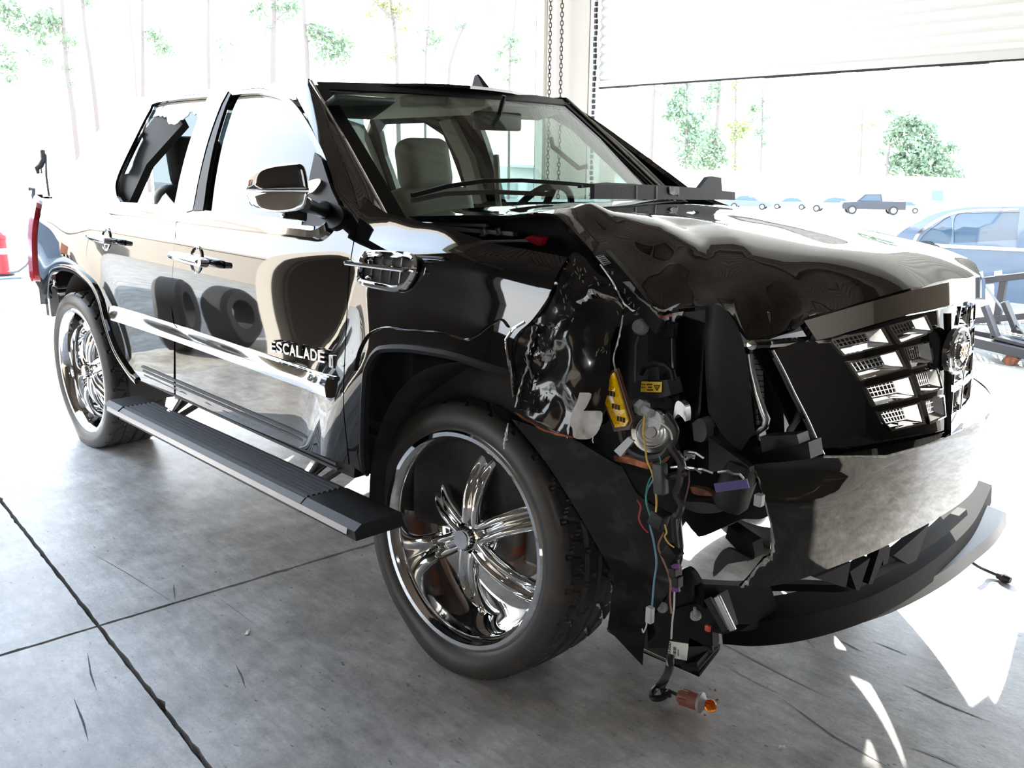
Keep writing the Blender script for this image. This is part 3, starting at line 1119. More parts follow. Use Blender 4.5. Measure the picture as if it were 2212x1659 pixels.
# --- white corrugated sheet stack / panel behind trailer rails
wp = thing('corrugated_sheet', 'white corrugated sheet standing behind the trailer rails', 'panel', at(2090, 720, 'y', 7.2))
wl = Vector(wp.location)
for i in range(8):
    v0 = 622+i*10.5
    B().beam(at(2064, v0+4, 'y', 7.2)-wl, at(2146, v0-3, 'y', 7.2)-wl, .03, .048).obj('rib', WHITE, wp)
# --- red hydrant and pump nozzle at the left edge
hy = at(10, 588, 'z', 0)
hy.z = -.045
hyd = thing('red_hydrant', 'red hydrant with a pale band standing in the yard at the left edge', 'hydrant', hy)
HR = mat('hydrant_red', (.62, .03, .04), .5)
B().lathe([(.0, .02), (.10, .02), (.10, .06), (.072, .07), (.072, .50), (.085, .51), (.08, .56), (.04, .60), (.001, .61)], (0, 0, 0), (0, 0, 1), 20).obj('barrel', HR, hyd, True)
B().lathe([(.076, .30), (.078, .31), (.078, .37), (.076, .38)], (0, 0, 0), (0, 0, 1), 20).obj('band', WHITE, hyd, True)
B().lathe([(.001, 0), (.13, 0), (.13, .03), (.001, .03)], (0, 0, 0), (0, 0, 1), 20).obj('foot', PLASTIC2, hyd, True)
hz = thing('rubber_hose', 'thin dark hose lying on the yard beside the red hydrant', 'hose', at(60, 596, 'z', -.03))
hl = Vector(hz.location)
o = B().tube([at(u, v, 'z', -.02)-hl for u, v in ((-30, 606), (10, 602), (45, 600), (75, 594), (90, 585))], .014, 6).obj('hose', mat('hose_blue_grey', (.10, .14, .2), .5), hz, True)
o2 = B().tube([at(20, 590, 'z', .0)-hl, at(40, 586, 'z', .02)-hl, at(56, 574, 'z', .1)-hl, at(66, 560, 'z', .22)-hl], .014, 6).obj('hose', mat('hose_blue_grey', (.08, .10, .13), .5), hz, True)
FD = 11.0
fp_ = deep(96, 470, FD)
fp_.z = -.045
pump = thing('fuel_pump', 'white fuel pump with a black nozzle just beyond the truck tail', 'fuel pump', fp_)
fl_ = Vector(pump.location)
B().box((0.05, .35, .75), (.55, .45, 1.5)).obj('cabinet', mat('pump_white', (.8, .8, .78), .5), pump, bevel=.02)
def fpp(u, v, d=10.6):
    return deep(u, v, d)-fl_
B().tube([fpp(92, 325), fpp(94, 345), fpp(88, 358), fpp(80, 364), fpp(82, 375)], [.028, .03, .034, .03, .015], 8).obj('nozzle', PLASTIC, pump, True)
B().tube([fpp(80, 372), fpp(90, 374), fpp(88, 358)], .010, 6).obj('trigger_guard', PLASTIC, pump, True)
B().tube([fpp(92, 328), fpp(99, 335), fpp(100, 380), fpp(112, 470), fpp(104, 540)], .012, 6).obj('hose', PLASTIC, pump, True)
B().tube([fpp(63, 408), fpp(73, 409), fpp(72, 424), fpp(75, 434)], .022, 6).obj('hook', PLASTIC2, pump, True)
# --- what the paint mirrors: yard behind the camera side
mb = thing('beige_warehouse', 'beige ribbed warehouse across the yard, mirrored in the truck doors', 'building', (-30, -15.5, -.05))
B().box((0, 0, 2.1), (44, 6, 4.2)).obj('wall', mat('beige_sheet', (.30, .265, .225), .7), mb)
B().box((0, 3.05, 4.2), (44, .3, .3)).obj('gutter', mat('brown_gutter', (.30, .26, .22), .6), mb)
ot = thing('orange_truck', 'orange box truck across the yard, mirrored in the rear door', 'truck', (-33.0, -10.6, -.05), 1.57)
B().box((0, 0, 1.7), (2.0, 1.7, 1.8)).obj('box', mat('orange_sheet', (.40, .16, .09), .6), ot, bevel=.05)
B().box((0, 1.5, 1.1), (1.8, 1.1, 1.2)).obj('cab', mat('orange_cab', (.40, .16, .09), .4), ot, bevel=.15)
for y in (-.6, 1.4):
    for x in (-.95, .95):
        B().lathe([(.001, -.14), (.25, -.14), (.42, -.12), (.45, -.06), (.45, .1), (.3, .14)], (x, y, .45), (1, 0, 0), 18).obj('wheel', TYRE, ot, True)
for k, (x, y) in enumerate(((-2.25, -2.55), (-2.0, -2.95))):
    tt = thing('spare_tyre', ('standing black tyre mirrored in the rear door', 'standing black tyre mirrored in the front door')[k], 'tyre', (x, y, -.04), .6+.3*k)
    B().lathe([(.22, -.10), (.36, -.12), (.41, -.08), (.41, .08), (.36, .12), (.22, .10)], (0, 0, .41), (0, 1, 0), 28, True).obj('casing', TYRE, tt, True)
# ================================================================ THE TRUCK (frame: x forward, y to its left, z up)
truck = thing('pickup_truck', 'black luxury pickup truck with smashed right front corner and chrome wheels, filling the picture', 'pickup', (1.6, 0, 0))
TL = Vector(truck.location)
PARTS = []
class Rel:
    pass
def fix(o, root=None):
    """world coordinates -> coordinates of the truck's root"""
    l = TL
    for v in o.data.vertices:
        v.co = v.co-l
    return o
_sprof = interp([(.45, .985), (.53, 1.002), (.62, 1.009), (.75, 1.011), (.88, 1.012), (1.05, 1.012), (1.18, 1.003), (1.27, .985), (1.335, .955), (1.38, .925), (1.5, .880), (1.65, .815), (1.78, .745), (1.85, .700), (1.90, .655)])
def side_y(x, z):
    y = _sprof(z)
    if x < -.15:
        y -= .09*((-.15-x)/.8)**2
    if x > 3.35:
        y -= .20*((x-3.35)/.75)**2
    # flares round the wheel openings
    for cx, amp in ((.15, .022), (3.32, .044)):
        d = math.hypot(x-cx, (z-.45)*1.0)
        y += amp*math.exp(-((d-.60)/.13)**2)
    # soft hollow across the upper fender
    y -= .028*math.exp(-((x-3.45)/.30)**2-((z-1.16)/.13)**2)
    y += .018*math.exp(-((x-3.25)/.22)**2-((z-1.33)/.07)**2)
    y += .016*math.exp(-((x-3.0)/.12)**2-((z-1.17)/.16)**2)
    return -y
SIDE = Surf('y', side_y, -.98, -1)
def sidep(name, outline, m=PAINT, holes=(), res=.05, th=.012, off=0., n=6, parent=None):
    return fix(panel(name, SIDE, outline, m, truck, holes, res, th, off, n))
def sub(o, parent):
    """make o a sub-part of parent (both already in the truck's frame)"""
    o.parent = parent
    return o

# --- doors
glass_f = [(439, 454, 1), (498, 206, 1), (535, 202), (571, 203), (608, 216), (641, 250), (668, 295), (686, 330, 1), (672, 395, 1), (652, 474, 1), (540, 464)]
front_door = sidep('front_door', [(385, 466, 1), (419, 455, 1), (496, 198, 1), (535, 193), (574, 193), (625, 214), (662, 261), (702, 338), (722, 412), (752, 450), (771, 480, 1), (757, 560), (751, 630), (744, 771), (741, 873), (749, 960), (753, 1004, 1), (620, 957), (490, 902), (380, 852, 1), (378, 709), (370, 652), (374, 580), (377, 523, 1)], holes=[glass_f])
rear_open = [(376, 444, 1), (449, 209, 1), (390, 214), (334, 223), (323, 238), (300, 282), (254, 380), (251, 419), (260, 436, 1)]
rear_door = sidep('rear_door', [(381, 464, 1), (377, 523), (370, 652), (376, 709, 1), (376, 850, 1), (335, 834), (294, 819, 1), (280, 804), (250, 757), (230, 702), (216, 648), (199, 612, 1), (188, 590), (187, 545), (199, 473, 1), (241, 451, 1), (236, 415), (243, 388), (280, 304), (317, 233), (331, 217), (410, 206), (492, 198, 1), (416, 454, 1)], holes=[rear_open])
# black pillar strip between the doors
sub(sidep('pillar_strip', [(419, 456, 1), (497, 200, 1), (500, 204, 1), (440, 455, 1)], PLASTIC, off=.004, th=.006), front_door)
# glass
GL1 = sidep('front_window', glass_f, GLASST, off=-.014, th=.004)
hole = [(260, 434), (374, 441), (380, 405), (387, 391), (392, 368), (405, 324), (414, 296), (420, 268), (425, 253), (421, 249), (418, 241), (414, 245), (409, 238), (404, 238), (400, 246), (395, 249), (389, 255), (383, 256), (378, 262), (371, 266), (364, 264), (359, 265), (356, 260), (354, 248), (349, 250), (346, 246), (341, 249), (337, 246), (330, 248), (324, 249), (318, 254), (314, 263), (309, 268), (306, 275), (303, 278), (307, 283), (301, 292), (303, 298), (292, 320), (282, 345), (279, 357), (271, 372), (262, 374), (253, 372), (250, 405), (254, 425)]
GL2 = fix(obj('rear_window', panel_mesh('rear_window', SIDE, resolve(SIDE, rear_open), [resolve(SIDE, [(u, v, 1) for u, v in hole], 1)], .04, .004, -.014), GLASST, truck))
shard = fix(obj('glass_shard', panel_mesh('glass_shard', SIDE, resolve(SIDE, [(331, 441, 1), (338, 432, 1), (344, 422, 1), (351, 415, 1), (358, 424, 1), (366, 433, 1), (374, 443, 1)], 1), [], .04, .004, -.014), mat('frosted_shard', (.55, .52, .48), .35), truck))
# --- bed side with rear wheel opening, sail pillar
bed = sidep('bed_side', [(82, 428, 1), (160, 433), (240, 451, 1), (199, 473, 1), (187, 540), (188, 590), (199, 613, 1), (190, 600), (169, 587), (142, 578), (120, 582), (110, 601), (107, 640, 1), (90, 632), (74, 605, 1), (66, 560), (72, 470)])
sail = sidep('sail_pillar', [(331, 204, 1), (262, 225), (195, 305), (140, 385), (112, 429, 1), (160, 433), (240, 451, 1), (236, 415), (243, 388), (280, 304), (317, 233), (331, 217, 1)])
# cant rail above the doors
rail = sidep('cant_rail', [(331, 217, 1), (331, 204, 1), (400, 196), (480, 189), (560, 182), (627, 176, 1), (641, 215, 1), (634, 216, 1), (625, 213), (574, 192), (535, 192), (492, 198), (410, 205)])
# wheel-arch lips
def arch(name, pts, w, out, m, parent=None):
    P = [SIDE.P(*SIDE.hit(u, v), out) for u, v in catm([(p[0], p[1]) for p in pts], 6, False)]
    b = B()
    b.sweep(P, [(-w/2, -.012), (w/2, -.012), (w/2, .006), (0, .012), (-w/2, .006)], [Vector((0, -1, 0))]*len(P))
    return fix(b.obj(name, m, truck, True))
arch('rear_arch_lip', [(107, 640), (110, 601), (120, 582), (142, 578), (169, 587), (199, 613), (217, 648), (231, 702), (251, 757), (281, 804), (297, 822)], .035, .004, PAINT)
# --- front fender
fender_out = [(784, 424, 1), (828, 457), (889, 474), (967, 494), (1071, 526), (1139, 539), (1227, 556, 1), (1205, 590), (1185, 640), (1150, 690), (1120, 718), (1106, 745), (1108, 803, 1), (1060, 792), (987, 768), (936, 758), (886, 751), (835, 751), (815, 758), (798, 781), (789, 822), (784, 954), (792, 1030, 1), (756, 1004, 1), (751, 960), (743, 873), (746, 771), (753, 630), (759, 560), (774, 480, 1)]
vent_open = [(795, 549), (893, 558), (903, 566), (902, 590), (880, 620), (862, 626), (793, 615), (783, 603), (787, 560)]
fender = sidep('front_fender', fender_out, holes=[], res=.035)
arch('front_arch_lip', [(790, 1020), (786, 954), (791, 822), (801, 783), (817, 760), (837, 753), (886, 753), (936, 760), (987, 770), (1060, 794), (1106, 806)], .022, .003, PLASTIC)
arch('arch_flare', [(768, 800), (775, 765), (786, 738), (803, 717), (835, 706), (875, 712), (953, 718), (1004, 731), (1030, 722), (1060, 700), (1085, 690), (1100, 705)], .006, -.004, PAINT)
# --- fender vent
vo = catm([(806, 552), (850, 553), (890, 557), (903, 566), (902, 588), (884, 616), (862, 624), (830, 620), (795, 612), (785, 602), (788, 570), (795, 556)], 4)
VP = [SIDE.P(*SIDE.hit(u, v), .012) for u, v in vo]
vb = fix(B().tube(VP+[VP[0], VP[1]], .0105, 8, False).obj('fender_vent', CHROME, truck, True))
sub(fix(panel('vent_recess', SIDE, [(u, v) for u, v in vo], INK, truck, (), .03, .004, .004, 1)), vb)
for (a, b_) in (((832, 557), (826, 612)), ((853, 558), (846, 614)), ((874, 561), (867, 613)), ((811, 558), (806, 606))):
    p, q = SIDE.P(*SIDE.hit(*a), .009), SIDE.P(*SIDE.hit(*b_), .009)
    sub(fix(B().beam(p, q, .003, .004).obj('vent_fin', SATIN, truck)), vb)
for (a, b_) in (((805, 566), (812, 562)), ((800, 602), (808, 598))):
    p, q = SIDE.P(*SIDE.hit(*a), .010), SIDE.P(*SIDE.hit(*b_), .010)
    sub(fix(B().beam(p, q, .02, .008).obj('vent_cheek', CHROME, truck, bevel=.003)), vb)
p, q = SIDE.P(*SIDE.hit(772, 573), .03), SIDE.P(*SIDE.hit(900, 585), .03)
pr = B().beam(p, q, .045, .014).obj('vent_blade', CHROME, truck, bevel=.006)
sub(fix(pr), vb)
# --- belt moulding, side moulding
def strip(name, pts, prof, m, off=.0, surf=SIDE, n=8):
    P = [surf.P(*surf.hit(u, v), off) for u, v in catm([(p[0], p[1]) for p in pts], n, False)]
    Nn = [surf.N(*surf.hit(u, v)) for u, v in catm([(p[0], p[1]) for p in pts], n, False)]
    return fix(B().sweep(P, prof, Nn).obj(name, m, truck, True))
strip('belt_trim', [(243, 455), (320, 462), (380, 470), (520, 487), (650, 502), (690, 505), (712, 492)], [(-.022, -.01), (.022, -.01), (.022, .012), (.0, .022), (-.022, .012)], CHROME, .002)
mould = strip('side_moulding', [(246, 676), (300, 692), (362, 712), (450, 742), (550, 777), (650, 812), (716, 836)], [(-.038, -.01), (.038, -.01), (.034, .014), (.0, .022), (-.030, .016)], CHROME, .002)
strip('moulding_crease', [(560, 765), (620, 785), (680, 806), (728, 818)], [(-.008, -.01), (.008, -.01), (.006, .010), (-.006, .010)], CHROME, .0)
# --- door handles
for (u, v) in ((230, 517), (425, 561)):
    c = SIDE.P(*SIDE.hit(u, v), .0)
    n = SIDE.N(*SIDE.hit(u, v))
    du = 24 if u < 300 else 40
    a, b_ = SIDE.P(*SIDE.hit(u-du, v-.24*du), .035), SIDE.P(*SIDE.hit(u+du, v+.24*du), .035)
    L = b_-a
    h = B().tube([a+L*t for t in (0, .04, .2, .5, .8, .96, 1)], [.008, .016, .019, .021, .021, .018, .009], 12).obj('door_handle', CHROME, truck, True)
    fix(h)
    for v_ in h.data.vertices:
        pass
    cup = B().lathe([(.001, -.004), (.040, -.004), (.052, .006), (.056, .002)], c, n, 24).obj('handle_cup', CHROME, truck, True)
    sub(fix(cup), h)
    key = B().lathe([(.001, .030), (.014, .030), (.016, .0)], b_, n, 14).obj('key_cap', CHROME, truck, True)
    sub(fix(key), h)
# --- lettering on the door
np_ = bpy.data.objects.new('nameplate', None)
COL.objects.link(np_)
np_.parent = truck
def letters(word, p0, p1, size, m, surf=SIDE, ext=.006):
    """letters laid on the door between two pixels of the photograph's frame"""
    A, Bp = surf.P(*surf.hit(*p0), .002), surf.P(*surf.hit(*p1), .002)
    X = (Bp-A).normalized()
    Zn = surf.N(*surf.hit(*p0))
    Y = Zn.cross(X)
    n = len(word)
    L = (Bp-A).length/n
    R = Matrix((X, Y, Zn)).transposed()
    for i, ch in enumerate(word):
        cu = bpy.data.curves.new('letter', 'FONT')
        cu.body = ch
        cu.size = 1
        cu.extrude = .12
        cu.bevel_depth = .012
        cu.offset = .012
        o = bpy.data.objects.new('letter', cu)
        me = bpy.data.meshes.new_from_object(o)
        bpy.data.objects.remove(o)
        xs_ = [v.co.x for v in me.vertices]
        ys_ = [v.co.y for v in me.vertices]
        w, h = max(xs_)-min(xs_), max(ys_)-min(ys_)
        for v in me.vertices:
            q = Vector(((v.co.x-min(xs_))/w*L*.88, (v.co.y-min(ys_))/h*size, v.co.z*.06+.006))
            q.x += q.y*.12
            v.co = R @ q+A+X*(L*i)-TL
        me.materials.clear()
        obj('letter', me, m, np_)
letters('ESCALADE', (592, 757), (712, 784), .040, mat('letter_chrome', (.8, .8, .8), .16, 1.0))
bp0 = SIDE.P(*SIDE.hit(720, 781), .004)
bd = B().box(bp0, (.026, .012, .042)).obj('badge', SATIN, truck, bevel=.003)
sub(fix(bd), np_)
bd = B().box(bp0+Vector((0, -.0065, 0)), (.012, .002, .024)).obj('badge_inset', SATIN, truck)
sub(fix(bd), np_)

# --- rocker and running board
rock = B()
P = [(x, -.90, .595+.012*(x-1)/1.9) for x in (.9, 1.4, 1.9, 2.4, 2.80)]
rock.sweep(P, [(.085, -.05), (.075, .03), (-.10, .03), (-.10, -.05)])
fix(rock.obj('rocker_panel', PLASTIC2, truck, True))
rb = B()
for k in range(5):
    rb.sweep([(x, -1.012+.004*k, .640-.020*k+.01*(x-1)/1.9) for x in (1.05, 1.6, 2.2, 2.72)], [(-.004, -.005), (.004, -.005), (.004, .005), (-.004, .005)])
fix(rb.obj('rocker_rib', GRIP, truck))
ra = at(232, 876, 'y', -1.14)
rbp = at(751, 1139, 'y', -1.14)
def rbpt(t, y):
    p = ra.lerp(rbp, t)
    return Vector((p.x, y, p.z))
board = bpy.data.objects.new('running_board', None)
COL.objects.link(board)
board.parent = truck
def bl(o):
    o.parent = board
    return fix(o)
pr0 = [(-.02, -.035), (.155, -.035), (.155, .012), (.0, .012), (-.02, -.004)]
def bsweep(t0, t1, prof, name, m, sm=False):
    path = [rbpt(t0+(t1-t0)*i/4, -1.12) for i in range(5)]
    # side = t x up ; travelling +x with z up gives side = -y, so mirror
    return bl(B().sweep(path, [(-a, c) for a, c in prof], None).obj(name, m, truck, sm))
bsweep(.07, .86, pr0, 'step_body', GRIP)
for k in range(7):
    y0_ = .008+.0205*k
    bsweep(.07, .86, [(y0_, .010), (y0_+.013, .010), (y0_+.011, .018), (y0_+.002, .018)], 'tread_rib', GRIP)
cap = [(-.018, -.034), (.155, -.034), (.155, .014), (.004, .016), (-.022, -.002)]
bsweep(-.02, .065, cap, 'end_cap', PLASTIC2)
bsweep(.865, 1.02, cap, 'end_cap', PLASTIC2)
bsweep(.0, 1.0, [(-.026, -.022), (-.018, -.026), (-.014, -.006), (-.022, -.002)], 'edge_trim', SATIN)
for (u, v, u2, v2) in ((372, 888, 402, 860), (660, 1030, 705, 992)):
    a = at(u, v, 'y', -.97)
    b_ = at(u2, v2, 'y', -.90)
    arm = B()
    arm.beam((a.x, -1.02, a.z-.03), (b_.x, -.86, b_.z+.02), .075, .014)
    arm.beam((a.x+.05, -1.03, a.z-.045), (b_.x+.06, -.86, b_.z-.02), .05, .012)
    arm.beam((a.x-.03, -1.0, a.z-.03), (a.x+.10, -1.0, a.z-.035), .02, .03)
    bl(arm.obj('hinge_arm', STEEL, truck, bevel=.004))
    bl(B().beam((a.x+.01, -.99, a.z-.01), (b_.x+.0, -.90, b_.z+.05), .045, .018).obj('link_arm', SATIN, truck, bevel=.004))

# --- roof, windscreen
def ws_x(y, z):
    t = (z-1.40)/.46
    return (2.98-.40*y*y)*(1-t)+(2.24-.22*y*y)*t
WS = Surf('x', ws_x, 2.5, 1)
def yedge(z):
    return .775-(z-1.40)/.48*.095
wpoly = []
for i in range(11):
    z = 1.36+(1.868-1.36)*i/10
    wpoly.append((-yedge(z), z))
for i in range(1, 10):
    y = -.66+1.32*i/10
    wpoly.append((y, 1.868+.012*(1-(y/.68)**2)))
for i in range(11):
    z = 1.868-(1.868-1.36)*i/10
    wpoly.append((yedge(z), z))
fix(obj('windscreen', panel_mesh('windscreen', WS, wpoly, [], .08, .005), GLASSC, truck))
# black frit band / A-pillar covers
for s in (-1, 1):
    pl = [(s*(yedge(z)-.05), z) for z in [1.36+.05*i for i in range(11)]]+[(s*(yedge(z)+.012), z) for z in [1.86-.05*i for i in range(11)]]
    fix(obj('windscreen_border', panel_mesh('windscreen_border', WS, pl, [], .08, .006, .004), PLASTIC, truck))
    p_ = [WS.P(s*(yedge(z)+.006), z, .012) for z in [1.38+.0485*i for i in range(11)]]
    fix(B().tube(p_, .007, 8).obj('windscreen_trim', CHROME, truck, True))
pl = [(-.66, 1.845), (.66, 1.845), (.66, 1.872), (.33, 1.882), (0, 1.885), (-.33, 1.882), (-.66, 1.872)]
fix(obj('windscreen_border', panel_mesh('windscreen_border', WS, pl, [], .08, .006, .004), PLASTIC, truck))
# A pillars: curved skin from the windscreen edge round to the door frame
_ap = [(627, 176), (634, 196), (645, 218), (662, 250), (680, 290), (700, 334), (714, 372), (724, 412), (745, 446), (772, 480), (784, 500)]
_as = [SIDE.P(*SIDE.hit(u, v), .0) for u, v in _ap]
def apillar(s):
    V, F = [], []
    K = 6
    for p in _as:
        z = max(1.36, min(1.872, p.z+.012))
        w = WS.P(-yedge(z)-.004, z, .010)
        c = Vector((max(w.x, p.x)+.035, min(w.y, p.y)*.5+w.y*.5-.022, (w.z+p.z)/2+.008))
        for k in range(K+1):
            t = k/K
            q = w*(1-t)**2+c*(2*t*(1-t))+p*t*t
            V.append(Vector((q.x, q.y*(1 if s < 0 else -1), q.z)))
    n = K+1
    for i in range(len(_as)-1):
        for k in range(K):
            f = (i*n+k, i*n+k+1, (i+1)*n+k+1, (i+1)*n+k)
            F.append(f if s < 0 else f[::-1])
    return mesh('a_pillar', V, F, True)
for s in (-1, 1):
    fix(obj('a_pillar', apillar(s), PAINT, truck))
def roof_z(x, y):
    zf = 1.93 if True else 0
    t = (x-1.2)/1.1
    return 1.925-.035*t*t-.055*(abs(y)/.66)**2.4-.02*max(0, .5-x)**1.5
ROOF = Surf('z', roof_z, 1.9, 1)
rp = []
for i in range(9):
    x = .40+(2.08-.40)*i/8
    rp.append((x, -.685+.03*(i/8)**3))
for i in range(1, 10):
    y = -.655+1.31*i/10
    rp.append((2.08+.16*(1-(y/.66)**2), y))
for i in range(9):
    x = 2.08-(2.08-.40)*i/8
    rp.append((x, .655+.03*(1-(1-i/8))))
fix(obj('roof', panel_mesh('roof', ROOF, rp, [], .09, .012), PAINT, truck))
# rear cab wall and sail on far side, bed cover
fix(B().box((.50, 0, 1.87), (.10, 1.3, .06)).obj('rear_header', PAINT, truck, bevel=.01))
fix(B().box((.47, 0, 1.15), (.04, 1.75, .42)).obj('rear_cab_wall', PLASTIC, truck))
fix(B().box((-.10, 0, .74), (1.14, 1.5, .06)).obj('bed_floor', PLASTIC, truck))
fix(B().box((.46, 0, 1.59), (.012, 1.30, .48)).obj('rear_glass', GLASST, truck))
BEDC = Surf('z', lambda x, y: 1.375-.03*(y/.9)**2, 1.37, 1)
fix(obj('bed_cover', panel_mesh('bed_cover', BEDC, [(-.64, -.86), (.45, -.90), (.45, .90), (-.64, .86)], [], .15, .03), PLASTIC2, truck))
for k, (u, v) in enumerate(((86, 423), (101, 428), (130, 433))):
    c = at(u, v, 'y', -.86)
    fix(B().lathe([(.001, .022), (.018, .02), (.022, .0)], c+Vector((0, 0, -.012)), (0, 0, 1), 10).obj('cargo_cleat', PLASTIC, truck, True))
# fin antennas
def fin(c, L, h, m):
    x, y, z = c
    V = [(x-L, y, z+h*.95), (x-L*.72, y, z+h), (x+L*.25, y, z), (x-L*.95, y, z)]
    b = B()
    b.v = []
    prof = [(-L*.95, 0), (L*.9, 0), (L*.35, h*.30), (-L*.25, h*.85), (-L*.45, h), (-L*.75, h*.95)]
    w = .022
    n = len(prof)
    for s in (-1, 1):
        for (px_, pz) in prof:
            b.v.append(Vector((x+px_, y+s*w*(1-.75*pz/h), z+pz)))
    b.f = [tuple(range(n)), tuple(reversed(range(n, 2*n)))]+[((i+1) % n, i, n+i, n+(i+1) % n) for i in range(n)]
    return fix(b.obj('roof_antenna', m, truck, bevel=.004))
c = at(1120, 203, 'z', 1.885)
fin((1.95, .32, roof_z(1.95, .32)-.005), .075, .085, PLASTIC)
fin((.38, 0, roof_z(.38, 0)-.005), .08, .05, PLASTIC)

# --- rear end
fix(panel('tail_light', SIDE, [(78, 430), (68, 480), (66, 545), (70, 595), (78, 606), (76, 560), (76, 500), (86, 432)], REDL, truck, (), .05, .03, .016))
rbm = B()
rbm.sweep([(-.50, -.93, .79), (-.66, -.93, .79), (-.78, -.88, .79), (-.83, -.7, .79), (-.84, 0, .79), (-.83, .7, .79), (-.78, .88, .79), (-.6, .93, .79)], [(-.03, -.13), (.03, -.13), (.04, .0), (.02, .055), (-.03, .055)])
fix(rbm.obj('rear_bumper', CHROME, truck, True, bevel=.01))
fix(B().box((-.70, 0, 1.08), (.05, 1.72, .56)).obj('tailgate', PAINT, truck, bevel=.02))

# --- far side of the body with its window openings
far = Surf('y', lambda x, z: -side_y(min(x, 3.6), z), .98, 1)
def farpoly(l):
    return l
fo = [(-.66, .75), (-.30, .75), (-.22, .95), (0, 1.0), (.3, .98), (.5, .85), (.8, .56), (2.88, .58), (2.9, .95), (3.05, 1.05), (3.50, 1.05), (3.66, .9), (3.74, .6), (3.86, .6), (3.84, 1.2), (3.6, 1.33), (2.95, 1.40), (2.75, 1.46), (2.15, 1.86), (1.0, 1.88), (.55, 1.88), (-.30, 1.36), (-.66, 1.36)]
fw1 = [(1.44, 1.38), (1.46, 1.82), (2.02, 1.81), (2.18, 1.72), (2.50, 1.42)]
fw2 = [(.46, 1.38), (.46, 1.62), (.52, 1.76), (.62, 1.81), (1.00, 1.81), (1.12, 1.74), (1.14, 1.38)]
fb = fix(obj('left_body_side', panel_mesh('left_body_side', far, fo, [fw1, fw2], .09, .03), PAINT, truck))
for w in (fw1, fw2):
    fix(obj('left_window', panel_mesh('left_window', far, w, [], .1, .004, -.012), glass('clear_side_glass', (.72, .78, .76)), truck))

# --- cabin
fix(B().box((1.75, 0, .62), (2.1, 1.6, .08)).obj('cabin_floor', TAND, truck))
def liner_mesh():
    V, F = [], []
    xs_ = [.55+.19*i for i in range(9)]
    ys_ = [-.62+.155*i for i in range(9)]
    for x in xs_:
        for y in ys_:
            V.append((x, y, min(roof_z(x, y)-.035, 1.88-.06*(abs(y)/.62)**3)))
    for i in range(8):
        for j in range(8):
            a = i*9+j
            F.append((a, a+1, a+10, a+9))
    return mesh('headliner', V, F, True)
fix(obj('headliner', liner_mesh(), LINING, truck))
fix(obj('dashboard', rbox((2.66, 0, 1.24), (.50, 1.62, .20), .05), TAND, truck))
fix(obj('dash_top', rbox((2.74, 0, 1.335), (.42, 1.5, .05), .02), TAND, truck))
def seat(x, y, m, w=.50, hr=True, rake=.22):
    R = Matrix.Rotation(-rake, 3, 'Y')
    s = bpy.data.objects.new('seat', None)
    COL.objects.link(s)
    s.parent = truck
    def q(me, n):
        o = fix(obj(n, me, m, truck))
        o.parent = s
        return o
    q(rbox((x, y, .92), (.54, w, .18), .06, 4), 'seat_cushion')
    q(rbox((x-.30, y, 1.15), (.17, w, .62), .08, 5, R), 'seat_back')
    if hr:
        q(rbox((x-.40, y, 1.565), (.16, .29, .27), .078, 6, R), 'headrest')
        b = B()
        for d in (-.06, .06):
            b.tube([(x-.37, y+d, 1.38), (x-.40, y+d, 1.50)], .008, 6)
        o = fix(b.obj('headrest_post', SATIN, truck, True))
        o.parent = s
seat(1.84, -.42, TAN)
seat(1.84, .36, TAN)
seat(.92, -.44, TAND)
seat(.92, .42, TAND)
# pillars inside
for s in (-1, 1):
    pz = B().sweep([(1.62 if s < 0 else 1.29, s*.86, 1.36), (1.63 if s < 0 else 1.28, s*.78, 1.6), (1.66 if s < 0 else 1.25, s*.66, 1.81)], [(-.05, -.02), (.05, -.02), (.05, .02), (-.05, .02)], [(0, 1, 0)]*3)
    fix(pz.obj('b_pillar_trim', TRIM, truck, True))
    pz = B().sweep([(.58 if s < 0 else .30, s*.88, 1.34), (.68 if s < 0 else .30, s*.78, 1.6), (.86 if s < 0 else .34, s*.66, 1.80)], [(-.09, -.02), (.09, -.02), (.09, .02), (-.09, .02)], [(0, 1, 0)]*3)
    fix(pz.obj('c_pillar_trim', TAND if s < 0 else TRIM, truck, True))
    pz = B().sweep([WS.P(s*(yedge(z)-.01), z, -.05) for z in (1.38, 1.5, 1.62, 1.74, 1.86)], [(-.04, -.012), (.04, -.012), (.04, .012), (-.04, .012)])
    fix(pz.obj('a_pillar_trim', TRIM, truck, True))
# seat belt, grab handle
fix(B().tube([(1.66, .66, 1.62), (1.70, .64, 1.40), (1.8, .60, 1.1)], .016, 6).obj('seat_belt', TRIM, truck, True))
fix(B().tube([(2.02, .70, 1.70), (2.05, .68, 1.66), (2.20, .71, 1.56), (2.24, .73, 1.57)], .012, 8).obj('grab_handle', TRIM, truck, True))
# sun visors, mirror, console
vis = rbox(tuple(deep(765, 232, 3.42)), (.18, .27, .02), .009, 2, Matrix.Rotation(-.35, 3, 'Y'))
fix(obj('sun_visor', vis, mat('grey_green_visor', (.06, .08, .075), .5), truck))
vis = rbox((2.16, .34, 1.80), (.16, .42, .02), .009, 2, Matrix.Rotation(-.2, 3, 'Y'))
fix(obj('sun_visor', vis, TRIM, truck))
fix(obj('roof_console', rbox((2.05, 0, 1.84), (.34, .22, .05), .02), TRIM, truck))
mp_ = deep(1075, 262, 3.75)
o = fix(obj('rear_view_mirror', rbox(tuple(mp_), (.035, .25, .075), .014, 3), PLASTIC, truck))
fix(B().tube([mp_, mp_+Vector((.02, 0, .05)), mp_+Vector((.04, 0, .10))], .01, 6).obj('mirror_stalk', PLASTIC, truck, True))
